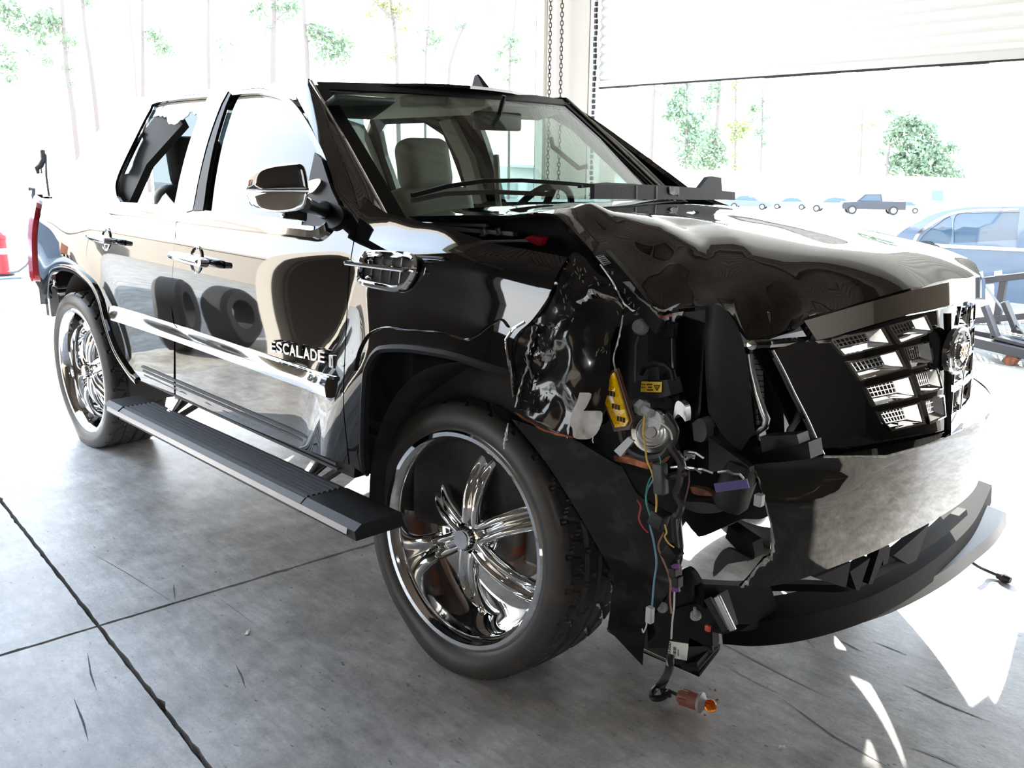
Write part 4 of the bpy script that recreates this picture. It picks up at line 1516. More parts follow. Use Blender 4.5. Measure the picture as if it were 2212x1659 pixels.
# steering wheel
swc = Vector((2.28, .37, 1.33))
sn = Vector((-.85, 0, .52)).normalized()
sx_ = Vector((0, 1, 0))
sy_ = sn.cross(sx_)
P = [swc+(sx_*math.cos(a)+sy_*math.sin(a))*.185 for a in [2*math.pi*i/28 for i in range(29)]]
swo = fix(B().tube(P, .016, 8, False).obj('steering_wheel', TAND, truck, True))
b = B()
for a in (0, math.pi, -math.pi/2, math.pi/2):
    b.beam(swc, swc+(sx_*math.cos(a)+sy_*math.sin(a))*.18, .035, .015)
b.lathe([(.001, .02), (.06, .015), (.07, -.02)], swc, sn, 18)
o = fix(b.obj('steering_spoke', TAND, truck))
sub(o, swo)
# --- door mirror
mir = bpy.data.objects.new('door_mirror', None)
COL.objects.link(mir)
mir.parent = truck
MY = -1.20
def mpt(u, v, y=MY):
    return at(u, v, 'y', y)
up_out = [(533, 411, 1), (534, 388), (548, 368), (580, 357), (618, 352), (645, 352), (657, 360), (664, 385), (668, 411, 1)]
lo_out = [(533, 413, 1), (537, 434), (552, 450), (592, 458), (625, 457), (657, 448), (668, 413, 1)]
def shell(top, name, m, y0=-1.13, depth=.11, puff=.55):
    """closed rounded shell: outline in the mirror plane blown outwards"""
    pts = [mpt(u, v) for u, v in catm(top, 4)]
    c = sum(pts, Vector())/len(pts)
    V, F = [], []
    n = len(pts)
    rings = [(1.0, 0), (1.0, .45), (.975, .72), (.90, .90), (.6, .99), (.001, 1.0)]
    for s in (-1,):
        for (k, d) in rings:
            for p in pts:
                q = c+(p-c)*k
                q = q+Vector((.55, -.35, 0))*depth*.55*d
                V.append(q)
    m0 = len(V)
    for (k, d) in ((1.0, 0), (.96, .12), (.8, .16), (.001, .16)):
        for p in pts:
            V.append(c+(p-c)*k-Vector((.55, -.35, 0))*depth*d)
    for base, nr in ((0, len(rings)), (m0, 4)):
        for r_ in range(nr-1):
            for i in range(n):
                j = (i+1) % n
                F.append((base+r_*n+i, base+r_*n+j, base+(r_+1)*n+j, base+(r_+1)*n+i))
    me = mesh(name, V, F, True)
    bm = bmesh.new()
    bm.from_mesh(me)
    bmesh.ops.remove_doubles(bm, verts=bm.verts[:], dist=.0005)
    bmesh.ops.recalc_face_normals(bm, faces=bm.faces[:])
    bm.to_mesh(me)
    bm.free()
    me.shade_smooth()
    o = fix(obj(name, me, m, truck))
    o.parent = mir
    return o
shell(up_out, 'mirror_cap', PAINT)
shell(lo_out, 'mirror_base', CHROME, depth=.10)
a = mpt(655, 440, -1.15)
arm_pts = [a, mpt(685, 452, -1.05), SIDE.P(*SIDE.hit(706, 455), .01)]
o = fix(B().tube(arm_pts, [.024, .02, .03], 10).obj('mirror_arm', PLASTIC, truck, True))
o.parent = mir
sa = [(686, 332, 1), (700, 345, 1), (722, 412, 1), (740, 455), (725, 490), (690, 505, 1), (655, 500, 1), (668, 420, 1)]
o = fix(panel('mirror_sail', SIDE, sa, PLASTIC, truck, (), .05, .02, .012))
o.parent = mir
o = fix(panel('sail_trim', SIDE, [(676, 400), (700, 392), (704, 400), (690, 418), (678, 420)], CHROME, truck, (), .04, .01, .024))
o.parent = mir
o = fix(B().beam(mpt(607, 458, -1.18), mpt(660, 466, -1.08), .02, .035).obj('mirror_lamp', CHROME, truck, bevel=.006))
o.parent = mir
# dark bracket where the sail meets the fender
o = fix(panel('pillar_bracket', SIDE, [(708, 430, 1), (742, 448), (748, 478), (722, 498), (700, 480)], PLASTIC, truck, (), .04, .02, .014))
MATTE = mat('matte_black_plastic', (.005, .005, .005), .65, spec=.12)
# --- hood: smooth sheet plus the buckles of the crash
G_ = lambda y, z: 4.30-.12*math.sqrt(y*y+.0004)-.26*y*y-.12*(z-.95)
HB = Surf('x', lambda y, z: G_(y, z)+.035, 4.25, 1)
hb_near = [HB.hit(u, v) for u, v in catm([(1737, 693, 1), (1800, 675), (1880, 652), (1975, 626, 1)], 4, False)]
HBP = [HB.P(y, z) for y, z in hb_near]
def hood_base(x, y):
    t = (x-2.95)/1.3
    z = 1.447-.04*t-.145*t*t
    z -= .035*(abs(y)/.8)**3
    # raised centre dome
    z += .018*math.exp(-(y/.42)**4)*min(1, max(0, (x-2.9)/.5))
    if x > 4.02:
        z -= 1.1*(x-4.02)**2
    return z
ctrl = []
for (u, v, y) in ((899, 467, -.78), (1000, 465, -.79), (1100, 465, -.80), (1206, 466, -.80), (1257, 518, -.80), (1300, 565, -.80), (1345, 600, -.79), (1385, 640, -.78), (1440, 672, -.76), (1500, 664, -.73), (1545, 658, -.70), (1590, 690, -.66), (1617, 738, -.62), (1668, 736, -.57),
                  (1262, 450, -.68), (1330, 466, -.62), (1400, 490, -.60), (1480, 520, -.58), (1540, 545, -.56), (1590, 572, -.55), (1650, 600, -.52), (1700, 622, -.50), (1760, 645, -.46),
                  (1300, 520, -.72), (1350, 560, -.73), (1400, 600, -.73), (1440, 640, -.735), (1380, 520, -.665), (1440, 570, -.66), (1500, 600, -.655), (1550, 620, -.645), (1600, 650, -.62), (1650, 680, -.585), (1700, 690, -.54), (1470, 560, -.655)):
    p = at(u, v, 'y', y)
    ctrl.append((p.x, p.y, p.z-hood_base(p.x, p.y)))
for p in HBP[::3]+[HBP[-1]]:
    ctrl.append((p.x-.006, p.y, p.z+.004-hood_base(p.x-.006, p.y)))
    if p.y < -.1:
        ctrl.append((p.x-.006, -p.y, p.z+.004-hood_base(p.x-.006, p.y)))
for p in ((3.0, -.3, 0), (3.0, 0, 0), (3.3, -.2, 0), (3.6, -.05, 0), (3.9, 0, 0), (3.3, .3, 0), (3.7, .4, 0), (3.0, .7, 0), (4.1, .7, 0), (3.5, .7, 0), (2.85, -.6, 0), (3.2, .78, 0), (3.9, .76, 0), (3.3, -.5, 0.0), (3.0, -.55, 0)):
    ctrl.append(p)
def solve(A, b):
    n = len(b)
    A = [list(r)+[b[i]] for i, r in enumerate(A)]
    for i in range(n):
        p = max(range(i, n), key=lambda k: abs(A[k][i]))
        A[i], A[p] = A[p], A[i]
        for k in range(i+1, n):
            f = A[k][i]/A[i][i]
            if f:
                for j in range(i, n+1):
                    A[k][j] -= f*A[i][j]
    x = [0]*n
    for i in reversed(range(n)):
        x[i] = (A[i][n]-sum(A[i][j]*x[j] for j in range(i+1, n)))/A[i][i]
    return x
def rb_(d):
    return math.sqrt(d*d+.0004)
_A = [[rb_(math.hypot(a[0]-c[0], a[1]-c[1]))-(.0015 if i == j else 0) for j, c in enumerate(ctrl)] for i, a in enumerate(ctrl)]
_w = solve(_A, [c[2] for c in ctrl])
def crease(x, y, a, b, amp, w):
    """a folded ridge along the segment a-b"""
    dx, dy = b[0]-a[0], b[1]-a[1]
    L2 = dx*dx+dy*dy
    t = max(0, min(1, ((x-a[0])*dx+(y-a[1])*dy)/L2))
    d = math.hypot(x-a[0]-t*dx, y-a[1]-t*dy)
    return amp*max(0, 1-math.sqrt(d*d+.00006)/w)*(1-.35*t)
def hood_z(x, y):
    z = hood_base(x, y)
    for c, w in zip(ctrl, _w):
        d = math.hypot(x-c[0], y-c[1])
        z += w*rb_(d)
    z += crease(x, y, (3.52, -.64), (3.74, -.76), .020, .06)
    z += crease(x, y, (3.66, -.40), (3.94, -.60), -.022, .10)
    return z
HOOD = Surf('z', hood_z, 1.38, 1)
near_old = [(899, 467, 1), (970, 464), (1060, 464), (1140, 465), (1206, 466, 1), (1235, 495), (1257, 518), (1300, 565), (1345, 602), (1385, 642), (1412, 664), (1428, 682), (1446, 676), (1462, 668), (1500, 664), (1545, 657), (1575, 674), (1600, 706), (1617, 738, 1), (1668, 736), (1738, 724, 1), (1735, 693, 1)]
near3 = [(899, 467, -.78), (1000, 465, -.79), (1100, 465, -.80), (1206, 466, -.80), (1257, 518, -.80), (1300, 565, -.80), (1345, 601, -.79), (1385, 641, -.78), (1412, 664, -.77), (1428, 680, -.765), (1446, 674, -.757), (1465, 667, -.745), (1500, 664, -.73), (1545, 657, -.70), (1575, 674, -.675), (1590, 690, -.66), (1617, 738, -.62), (1668, 736, -.57), (1722, 728, -.56)]
poly = []
for u, v, y in near3:
    p = at(u, v, 'y', y)
    poly.append((p.x, p.y))
tail_ = [(p.x-.006, p.y) for p in HBP]+[(HBP[-1].x+.004, 0)]+[(p.x-.006, -p.y) for p in reversed(HBP)]+[ (4.08, .66), (3.9, .78), (3.4, .81), (2.95, .80), (2.85, .6), (2.95, .3), (2.99, 0), (2.95, -.3), (2.86, -.6)]
hood = fix(obj('hood', panel_mesh('hood', HOOD, poly+tail_, [], .032, .012), PAINT, truck))
# torn inner frame of the hood under its buckled edge
TEAR = Surf('y', lambda x, z: -.785, -.785, -1)
# cowl and wipers
COWL = Surf('z', lambda x, y: 1.415-.03*(y/.75)**2+.12*(2.95-x), 1.42, 1)
fix(obj('cowl', panel_mesh('cowl', COWL, [(2.70, -.80), (2.86, -.80), (2.98, -.4), (3.02, 0), (2.98, .4), (2.86, .8), (2.66, .78), (2.84, .35), (2.90, 0), (2.82, -.4)], [], .06, .02, -.02), PLASTIC, truck))
def wsp(u, v, off):
    return WS.P(*WS.hit(u, v), off)
wip = fix(B().sweep([wsp(u, v, .035) for u, v in ((888, 440), (960, 421), (1040, 409), (1120, 408), (1200, 413), (1290, 420))], [(-.012, -.006), (.012, -.006), (.008, .008), (-.008, .008)]).obj('wiper_arm', PLASTIC, truck, True))
o = fix(B().sweep([wsp(u, v, .014) for u, v in ((888, 443), (960, 428), (1060, 424), (1190, 429))], [(-.006, -.004), (.006, -.004), (.004, .012), (-.004, .012)]).obj('wiper_blade', RUBBER, truck, True))
sub(o, wip)
wip = fix(B().sweep([wsp(u, v, .03) for u, v in ((1245, 418), (1300, 412), (1360, 414), (1420, 425))], [(-.010, -.005), (.010, -.005), (.007, .007), (-.007, .007)]).obj('wiper_arm', PLASTIC, truck, True))

# --- engine bay side seen in the gap between hood and fender
BAY = Surf('y', lambda x, z: -.66-.10*(z-1.2), -.68, -1)
bay = fix(panel('inner_fender', BAY, [(880, 468, 1), (1210, 460, 1), (1300, 560), (1420, 660), (1520, 700, 1), (1500, 1020, 1), (1340, 1000), (1200, 720), (1060, 560), (960, 500)], PLASTIC, truck, (), .06, .01))
for k, (p, q, w) in enumerate((((980, 487), (1140, 500), .02), ((1050, 517), (1170, 514), .012), ((940, 478), (1080, 482), .015))):
    P_, Q_ = BAY.P(*BAY.hit(*p), .05), BAY.P(*BAY.hit(*q), .05)
    fix(B().beam(P_, Q_, w, w*.7).obj('bay_rail', SATIN if k == 2 else STEEL, truck, bevel=.002))
for (u, v) in ((1078, 499), (1110, 497)):
    c = BAY.P(*BAY.hit(u, v), .06)
    fix(B().lathe([(.001, .018), (.009, .018), (.010, 0), (.016, -.002), (.001, -.004)], c, (0, -.4, 1), 8).obj('bay_bolt', SATIN, truck))
# radiator support strut with the printed label
strut_s = Surf('y', lambda x, z: -.78+.12*(x-3.7), -.76, -1)
fix(panel('support_strut', strut_s, [(1290, 545, 1), (1318, 540, 1), (1370, 600, 1), (1440, 690, 1), (1425, 720, 1), (1360, 640, 1)], PLASTIC2, truck, (), .05, .02, .02))
lb = fix(panel('strut_label', strut_s, [(1298, 552, 1), (1314, 549, 1), (1331, 567, 1), (1315, 572, 1)], WHITE, truck, (), .05, .002, .024))
for k in range(5):
    a = (1302+3.6*k, 553+3.8*k)
    P_, Q_ = strut_s.P(*strut_s.hit(*a), .0248), strut_s.P(*strut_s.hit(a[0]+13, a[1]-2.5), .0248)
    sub(fix(B().beam(P_, Q_, .0022, .0006, (0, -1, 0)).obj('print_line', INK, truck)), lb)
fix(panel('strut_patch', strut_s, [(1356, 607, 1), (1370, 606, 1), (1382, 620, 1), (1380, 628, 1)], PRIMER, truck, (), .05, .004, .024))

# --- crumpled fender front
def crump(x, z):
    y = side_y(x, z)
    p = Vector((x*5.2, 3.1, z*5.2))
    a = min(1, max(0, (x-3.52)/.10))
    y += (.020*noise.noise(p*1.4)+.009*noise.noise(p*3.3)+.006*abs(noise.noise(p*2.2+Vector((5, 1, 0)))))*a
    # long vertical folds
    y += a*.014*math.sin((x-3.55)*26+1.5*math.sin(z*5))*math.exp(-((z-1.0)/.35)**2)
    y += a*.05*max(0, z-1.20)
    return y
CR = Surf('y', crump, -.95, -1)
cf = fix(panel('crumpled_fender', CR, [(1227, 556, 1), (1240, 545), (1262, 556), (1290, 590), (1318, 606), (1330, 640), (1345, 665), (1334, 700), (1318, 740), (1312, 780), (1316, 830), (1304, 880), (1288, 930), (1262, 950), (1220, 945), (1180, 930), (1150, 905), (1116, 882), (1110, 840), (1109, 803), (1106, 760), (1118, 718), (1150, 690), (1185, 640), (1205, 590)], PAINTC, truck, (), .016, .010, .0, 4))
def torn(pts, w, surf, off, m, name, jag=.5, parent=None, step=5):
    """ragged torn metal edge"""
    dense = catm([(p[0], p[1]) for p in pts], step, False)
    V, F = [], []
    for i, (u, v) in enumerate(dense):
        c = surf.P(*surf.hit(u, v), off+random.uniform(-.004, .006))
        t = Vector((random.uniform(-1, 1), -.4, random.uniform(-1, 1)))
        a = w*(1+random.uniform(-jag, jag))
        if i == 0 or i == len(dense)-1:
            a *= .3
        s = Vector((.75, -.1, -.5)) if i % 2 else Vector((.65, -.3, -.3))
        V += [c, c+s.normalized()*a, c+Vector((0, .006, 0))]
    n = len(dense)
    for i in range(n-1):
        for j in range(3):
            F.append((3*i+j, 3*i+(j+1) % 3, 3*i+3+(j+1) % 3, 3*i+3+j))
    return sub(fix(obj(name, mesh(name, V, F), m, truck)), parent or cf)
random.seed(21)
torn([(1345, 605), (1380, 640), (1408, 664), (1430, 684), (1448, 678), (1478, 672)], .012, TEAR, .004, PRIMER, 'torn_edge', parent=hood)
torn([(1415, 662), (1440, 668), (1470, 655)], .010, TEAR, .010, PRIMER, 'torn_edge', parent=hood)
torn([(1425, 680), (1438, 682), (1455, 676)], .006, TEAR, .014, ORANGEP, 'torn_edge', parent=hood)
torn([(1152, 820), (1140, 775), (1148, 740), (1155, 705)], .008, CR, .012, PRIMER, 'torn_edge')
torn([(1115, 880), (1120, 850), (1130, 820), (1145, 780)], .007, CR, .012, PRIMER, 'torn_edge')
torn([(1250, 655), (1268, 640), (1276, 626), (1300, 634), (1330, 645), (1346, 662)], .018, CR, .016, PRIMER, 'torn_edge')
torn([(1296, 636), (1315, 642), (1340, 650)], .009, CR, .022, RUST, 'rust_edge')
torn([(1300, 580), (1330, 620), (1350, 655), (1375, 670)], .007, CR, .015, SATIN, 'torn_edge')
torn([(1345, 680), (1338, 720), (1325, 770), (1328, 800)], .006, CR, .01, PRIMER, 'torn_edge')
torn([(1115, 890), (1180, 925), (1240, 945)], .006, CR, .01, ORANGEP, 'torn_edge')
torn([(1104, 905), (1100, 930), (1098, 958)], .012, CR, .03, PRIMER, 'torn_edge')
# shredded paint flakes: small tilted scraps of lifted clear coat
fl_ = B()
for (u, v, r_) in ((1165, 770, 24), (1150, 800, 20), (1155, 840, 22), (1170, 855, 18), (1140, 870, 18), (1205, 700, 20), (1215, 650, 18), (1240, 580, 18), (1262, 600, 16), (1180, 740, 18), (1300, 760, 16), (1310, 610, 18), (1345, 640, 20), (1365, 665, 18), (1230, 690, 20)):
    for _ in range(6):
        c = CR.P(*CR.hit(u+random.gauss(0, r_*.6), v+random.gauss(0, r_*.7)), .006)
        d = Vector((random.uniform(-.4, .4), -.3, random.uniform(-1, 1))).normalized()*random.uniform(.004, .014)
        fl_.beam(c, c+d, random.uniform(.001, .004), .001)
o = fl_.obj('paint_flake', mat('lifted_paint', (.20, .19, .15), .4), truck)
o['kind'] = 'stuff'
sub(fix(o), cf)
# edge wire of the fender lip and small curled tab
fix(B().tube([CR.P(*CR.hit(u, v), .03) for u, v in ((1143, 695), (1120, 712), (1105, 735), (1104, 760), (1108, 800), (1112, 860))], .004, 6).obj('lip_bead', CHROME, truck, True))
# --- amber side reflector
AMB = mat('amber_reflector', (1.0, .66, .0), .18, coat=.5, bump=.0, col2=(.95, .36, .0), vscale=170, vth=(.46, .66))
asf = Surf('y', lambda x, z: -.90+.05*(x-3.8), -.9, -1)
rf = fix(panel('side_reflector', asf, [(1326, 808, 1), (1331, 803, 1), (1362, 908, 1), (1356, 919, 1), (1334, 922, 1), (1308, 858, 1)], AMB, truck, (), .05, .006, .010))
sub(fix(panel('reflector_housing', asf, [(1322, 800, 1), (1333, 796, 1), (1368, 908, 1), (1360, 928, 1), (1328, 932, 1), (1302, 858, 1)], mat('amber_housing', (.10, .05, .03), .3), truck, (), .05, .012, .003)), rf)
for (u, v) in ((1326, 849), (1336, 877), (1347, 904)):
    c = asf.P(*asf.hit(u, v), .0105)
    for k in range(3):
        sub(fix(B().box(c+Vector(((k-1)*.009, 0, 0)), (.006, .002, .012)).obj('reflector_slot', INK, truck)), rf)

# --- headlamp cavity
CAV = Surf('y', lambda x, z: -.60, -.6, -1)
CAVB = Surf('y', lambda x, z: -.40, -.4, -1)
def cavp(name, outline, m, off=0., th=.02, res=.06, parent=None):
    return fix(panel(name, CAV, outline, m, truck, (), res, th, off))
fix(panel('cavity_back', CAVB, [(1330, 740, 1), (1618, 750, 1), (1640, 985, 1), (1630, 1010, 1), (1450, 1050, 1), (1300, 1020, 1), (1300, 780, 1)], PLASTIC, truck, (), .06, .01))
c1 = cavp('inner_panel', [(1360, 690), (1390, 668), (1450, 668, 1), (1452, 860, 1), (1390, 870), (1352, 800), (1340, 740)], PLASTIC2, .06, .03)
cavp('inner_panel', [(1338, 770, 1), (1352, 720), (1375, 700), (1376, 720), (1372, 860, 1), (1345, 905, 1)], PLASTIC, .11, .04)
cavp('upright', [(1450, 660, 1), (1503, 664, 1), (1506, 900, 1), (1520, 960, 1), (1480, 1010, 1), (1452, 960, 1)], PLASTIC, .10, .06)
cavp('upright_edge', [(1503, 668, 1), (1506, 668, 1), (1508, 792, 1), (1504, 790, 1)], SATIN, .105, .01)
duct_s = Surf('y', lambda x, z: -.62-.10*math.exp(-((x-4.0)/.07)**2), -.65, -1)
duct = fix(panel('air_duct', duct_s, [(1524, 664, 1), (1545, 657), (1570, 672), (1596, 712), (1612, 770), (1622, 850), (1630, 930, 1), (1600, 975, 1), (1566, 945), (1530, 890, 1)], PLASTIC2, truck, (), .03, .03))
for (u, v) in ((1519, 700), (1520, 828), (1521, 850)):
    c = CAV.P(*CAV.hit(u, v), .13)
    sub(fix(obj('duct_clip', rbox(tuple(c), (.022, .02, .04), .004), PLASTIC, truck)), duct)
# steel tube beside the condenser
P = [at(u, v, 'y', -.62) for u, v in ((1617, 765), (1622, 800), (1634, 850), (1648, 890), (1655, 905), (1652, 920), (1636, 930), (1614, 938))]
fix(B().tube(P, .011, 10).obj('coolant_pipe', SATIN, truck, True))
cs = Surf('y', lambda x, z: -.44, -.44, -1)
cond = fix(panel('condenser', cs, [(1624, 755, 1), (1655, 757, 1), (1660, 930, 1), (1640, 935, 1)], mat('aluminium_fins', (.62, .63, .64), .4, .6), truck, (), .1, .03))
for k in range(14):
    v = 762+12*k
    P_, Q_ = cs.P(*cs.hit(1625+k*.8, v), .002), cs.P(*cs.hit(1656+k*.3, v+1.5), .002)
    sub(fix(B().beam(P_, Q_, .003, .002).obj('fin_gap', INK, truck)), cond)
fix(panel('side_frame', cs, [(1655, 757, 1), (1672, 757, 1), (1682, 940, 1), (1664, 940, 1)], PLASTIC, truck, (), .1, .05, .02))
fix(B().lathe([(.001, .012), (.010, .012), (.012, .0)], cs.P(*cs.hit(1666, 786), .025), (0, -1, 0), 12).obj('side_bolt', SATIN, truck))
fix(panel('radiator_screen', cs, [(1682, 760, 1), (1730, 790, 1), (1770, 985, 1), (1684, 985, 1)], mat('dark_mesh_plastic', (.022, .022, .024), .5, bump=.8, bscale=300), truck, (), .1, .01, -.06))
fix(panel('lower_bracket', CAV, [(1508, 905, 1), (1580, 925, 1), (1640, 960), (1760, 950, 1), (1765, 985, 1), (1640, 1000, 1), (1520, 1005, 1)], PLASTIC, truck, (), .06, .06, .03))
fix(panel('bracket_plate', CAV, [(1580, 928, 1), (1668, 990, 1), (1668, 1000, 1), (1580, 1000, 1)], PLASTIC2, truck, (), .06, .02, .10))
# horizontal steel lip at top of the grille opening
GS = Surf('x', G_, 4.25, 1)
fix(B().tube([at(1620, 745, 'x', 4.06), at(1660, 743, 'x', 4.10), at(1740, 736, 'x', 4.13), GS.P(*GS.hit(1790, 731), .005)], .011, 8).obj('grille_top_bar', PAINT, truck, True))
fix(B().lathe([(.001, .012), (.012, .010), (.013, .0)], at(1625, 744, 'x', 4.075), (.5, -1, 0), 12).obj('bar_stud', CHROME, truck, True))

fix(panel('lamp_arm', CAV, [(1456, 872, 1), (1462, 866, 1), (1476, 890), (1482, 915, 1), (1476, 918, 1), (1466, 895)], CHROME2, truck, (), .04, .01, .16))
fix(panel('lower_motor', CAV, [(1525, 905, 1), (1540, 895), (1552, 905), (1556, 930), (1546, 945), (1528, 942, 1)], mat('motor_grey', (.16, .17, .18), .4), truck, (), .03, .04, .06))
fix(panel('lower_tray', CAV, [(1526, 958, 1), (1552, 966, 1), (1550, 975, 1), (1526, 968, 1)], SATIN, truck, (), .03, .02, .10))
fix(panel('shelf_block', CAV, [(1665, 935, 1), (1745, 930, 1), (1750, 950, 1), (1670, 968, 1)], PLASTIC2, truck, (), .04, .05, .05))
fix(B().tube([at(1700, 960, 'y', -.56), at(1706, 930, 'y', -.54), at(1722, 905, 'y', -.52), at(1728, 885, 'y', -.50)], .009, 8).obj('screen_hose', STEEL, truck, True))
fix(B().lathe([(.001, .012), (.016, .012), (.02, .004), (.022, -.01)], at(1382, 706, 'y', -.74), (.3, -1, .2), 16).obj('fender_bolt', GREYC, truck, True))
fix(B().tube([at(u, v, 'y', -.74) for u, v in ((1382, 725), (1374, 745), (1372, 800), (1373, 860))], .004, 6).obj('panel_seam', STEEL, truck, True))
fix(obj('fuse_plug', rbox(tuple(at(1640, 1080, 'y', -.74)), (.02, .02, .03), .004), GREYC, truck))
# --- ballast box with yellow warning label, igniter, motor
bs_ = Surf('y', lambda x, z: -.80, -.8, -1)
bx = fix(panel('lamp_ballast', bs_, [(1366, 862, 1), (1382, 822, 1), (1452, 818, 1), (1460, 850, 1), (1440, 856), (1400, 862, 1)], PLASTIC2, truck, (), .05, .05, .02))
sub(fix(panel('ballast_clip', bs_, [(1412, 790, 1), (1434, 790, 1), (1436, 822, 1), (1410, 822, 1)], PLASTIC, truck, (), .05, .03, .02)), bx)
yl = fix(panel('warning_label', bs_, [(1399, 822), (1402, 821, 1), (1440, 822), (1443, 824, 1), (1442, 842), (1439, 844, 1), (1400, 843), (1397, 840, 1)], YELLOW, truck, (), .05, .002, .024))
# triangle with bolt mark and print lines (the label hangs upside down)
def bsp(u, v, o=.0255):
    return bs_.P(*bs_.hit(u, v), o)
tri = [(1427, 829), (1439, 829), (1433, 840)]
for i in range(3):
    sub(fix(B().beam(bsp(*tri[i]), bsp(*tri[(i+1) % 3]), .0022, .0006, (0, -1, 0)).obj('triangle_line', INK, truck)), yl)
sub(fix(B().beam(bsp(1433, 831), bsp(1433, 836), .002, .0006, (0, -1, 0)).obj('bolt_mark', INK, truck)), yl)
for (a, b_) in (((1411, 827), (1423, 827)), ((1414, 833), (1422, 833)), ((1412, 839), (1425, 839)), ((1400, 827), (1403, 827)), ((1405, 827), (1408, 827)), ((1400, 833), (1403, 833)), ((1405, 833), (1407, 833))):
    sub(fix(B().beam(bsp(*a), bsp(*b_), .0032, .0006, (0, -1, 0)).obj('print_line', INK, truck)), yl)
P = [at(u, v, 'y', -.82) for u, v in ((1384, 808), (1392, 792), (1415, 784), (1440, 790), (1452, 802), (1456, 822))]
fix(B().tube(P, .007, 8).obj('ballast_cable', PLASTIC, truck, True))
mc = at(1410, 932, 'y', -.84)
mo = fix(B().lathe([(.001, .035), (.012, .035), (.014, .020), (.034, .018), (.040, .012), (.052, .010), (.058, -.01), (.058, -.04)], mc, (.45, -.75, .2), 28).obj('lamp_motor', SATIN, truck, True))
for k in range(3):
    r0 = .020+.009*k
    ax = Vector((.45, -.75, .2)).normalized()
    xx_ = ax.orthogonal().normalized()
    yy_ = ax.cross(xx_)
    P = [mc+ax*(.021)+(xx_*math.cos(a)+yy_*math.sin(a))*r0 for a in [2*math.pi*i/24 for i in range(25)]]
    sub(fix(B().tube(P, .0016, 5, False).obj('motor_ring', GREYC, truck, True)), mo)
ms = Surf('y', lambda x, z: -.83, -.83, -1)
fix(panel('motor_shield', ms, [(1384, 922, 1), (1398, 912), (1412, 892), (1436, 884), (1446, 905), (1440, 925, 1), (1410, 930)], mat('galvanised_bracket', (.42, .41, .42), .4, .5), truck, (), .04, .012, .03))
fix(panel('motor_bracket', ms, [(1354, 965, 1), (1385, 935, 1), (1397, 944, 1), (1368, 978, 1)], mat('galvanised_arm', (.48, .50, .50), .4, .4), truck, (), .04, .012, .05))
fix(B().lathe([(.001, .03), (.012, .03), (.012, 0), (.020, 0), (.020, -.02)], at(1392, 884, 'y', -.86), (.9, -.3, -.1), 6).obj('bulb_plug', GREYC, truck))
fix(panel('lamp_bezel', ms, [(1455, 905), (1458, 875), (1466, 866), (1480, 880), (1481, 910), (1474, 902), (1464, 895)], SATIN, truck, (), .04, .02, .0))
fix(panel('torn_foam', ms, [(1336, 981, 1), (1372, 985), (1410, 998, 1), (1410, 1010, 1), (1375, 1000), (1338, 992, 1)], ORANGEP, truck, (), .02, .02, .02))
fix(panel('torn_foam', ms, [(1437, 980, 1), (1449, 985, 1), (1440, 997, 1), (1432, 992, 1)], ORANGEP, truck, (), .02, .02, .02))
# rusty horn / bracket low in the cavity
hs_ = Surf('y', lambda x, z: -.70, -.7, -1)
fix(panel('rusty_bracket', hs_, [(1490, 1052, 1), (1510, 1054), (1530, 1062), (1540, 1072, 1), (1500, 1068)], RUST, truck, (), .03, .02))
fix(panel('tow_bracket', hs_, [(1493, 1085), (1500, 1075, 1), (1550, 1078), (1580, 1088, 1), (1575, 1098), (1530, 1100)], PLASTIC2, truck, (), .05, .04, .04))
fix(panel('splash_shield', Surf('y', lambda x, z: -.60, -.6, -1), [(1150, 900, 1), (1500, 960, 1), (1650, 1005, 1), (1660, 1110), (1600, 1122, 1), (1520, 1158), (1500, 1150), (1480, 1125, 1), (1470, 1140, 1), (1462, 1200), (1440, 1290), (1400, 1345, 1), (1300, 1200), (1230, 1070)], PLASTIC, truck, (), .05, .01, .0))
fix(B().lathe([(.001, .07), (.035, .07), (.045, .04), (.045, -.03), (.03, -.05)], at(1585, 1062, 'y', -.70), (.1, .3, 1), 20).obj('fluid_bottle', PLASTIC2, truck, True))
fix(B().beam(at(1545, 1054, 'y', -.76), at(1616, 1044, 'y', -.76), .022, .004, (0, -1, 0)).obj('purple_band', mat('purple_rubber', (.13, .10, .34), .4), truck))
fix(panel('crash_beam', hs_, [(1598, 1125, 1), (1650, 1160, 1), (1655, 1190), (1640, 1200, 1), (1592, 1150, 1)], MATTE, truck, (), .05, .04, .05))
fix(panel('torn_bracket', hs_, [(1570, 1222, 1), (1576, 1195), (1600, 1170), (1640, 1186, 1), (1655, 1194, 1), (1620, 1200, 1), (1600, 1205), (1588, 1215, 1), (1571, 1231, 1)], PLASTIC2, truck, (), .03, .01, .06))
random.seed(4)
lj = B()
for (p, q) in (((1465, 975), (1480, 1010)), ((1480, 1010), (1515, 1022)), ((1450, 1010), (1490, 1014)), ((1490, 1014), (1540, 1022)), ((1552, 1020), (1584, 1024)), ((1584, 1024), (1606, 1034)), ((1480, 975), (1520, 990)), ((1470, 1000), (1500, 985))):
    lj.tube([at(p[0], p[1], 'y', -.86), at((p[0]+q[0])/2+3, (p[1]+q[1])/2-4, 'y', -.87), at(q[0], q[1], 'y', -.86)], .0035, 5)
fix(lj.obj('torn_metal_edge', SATIN, truck, True))

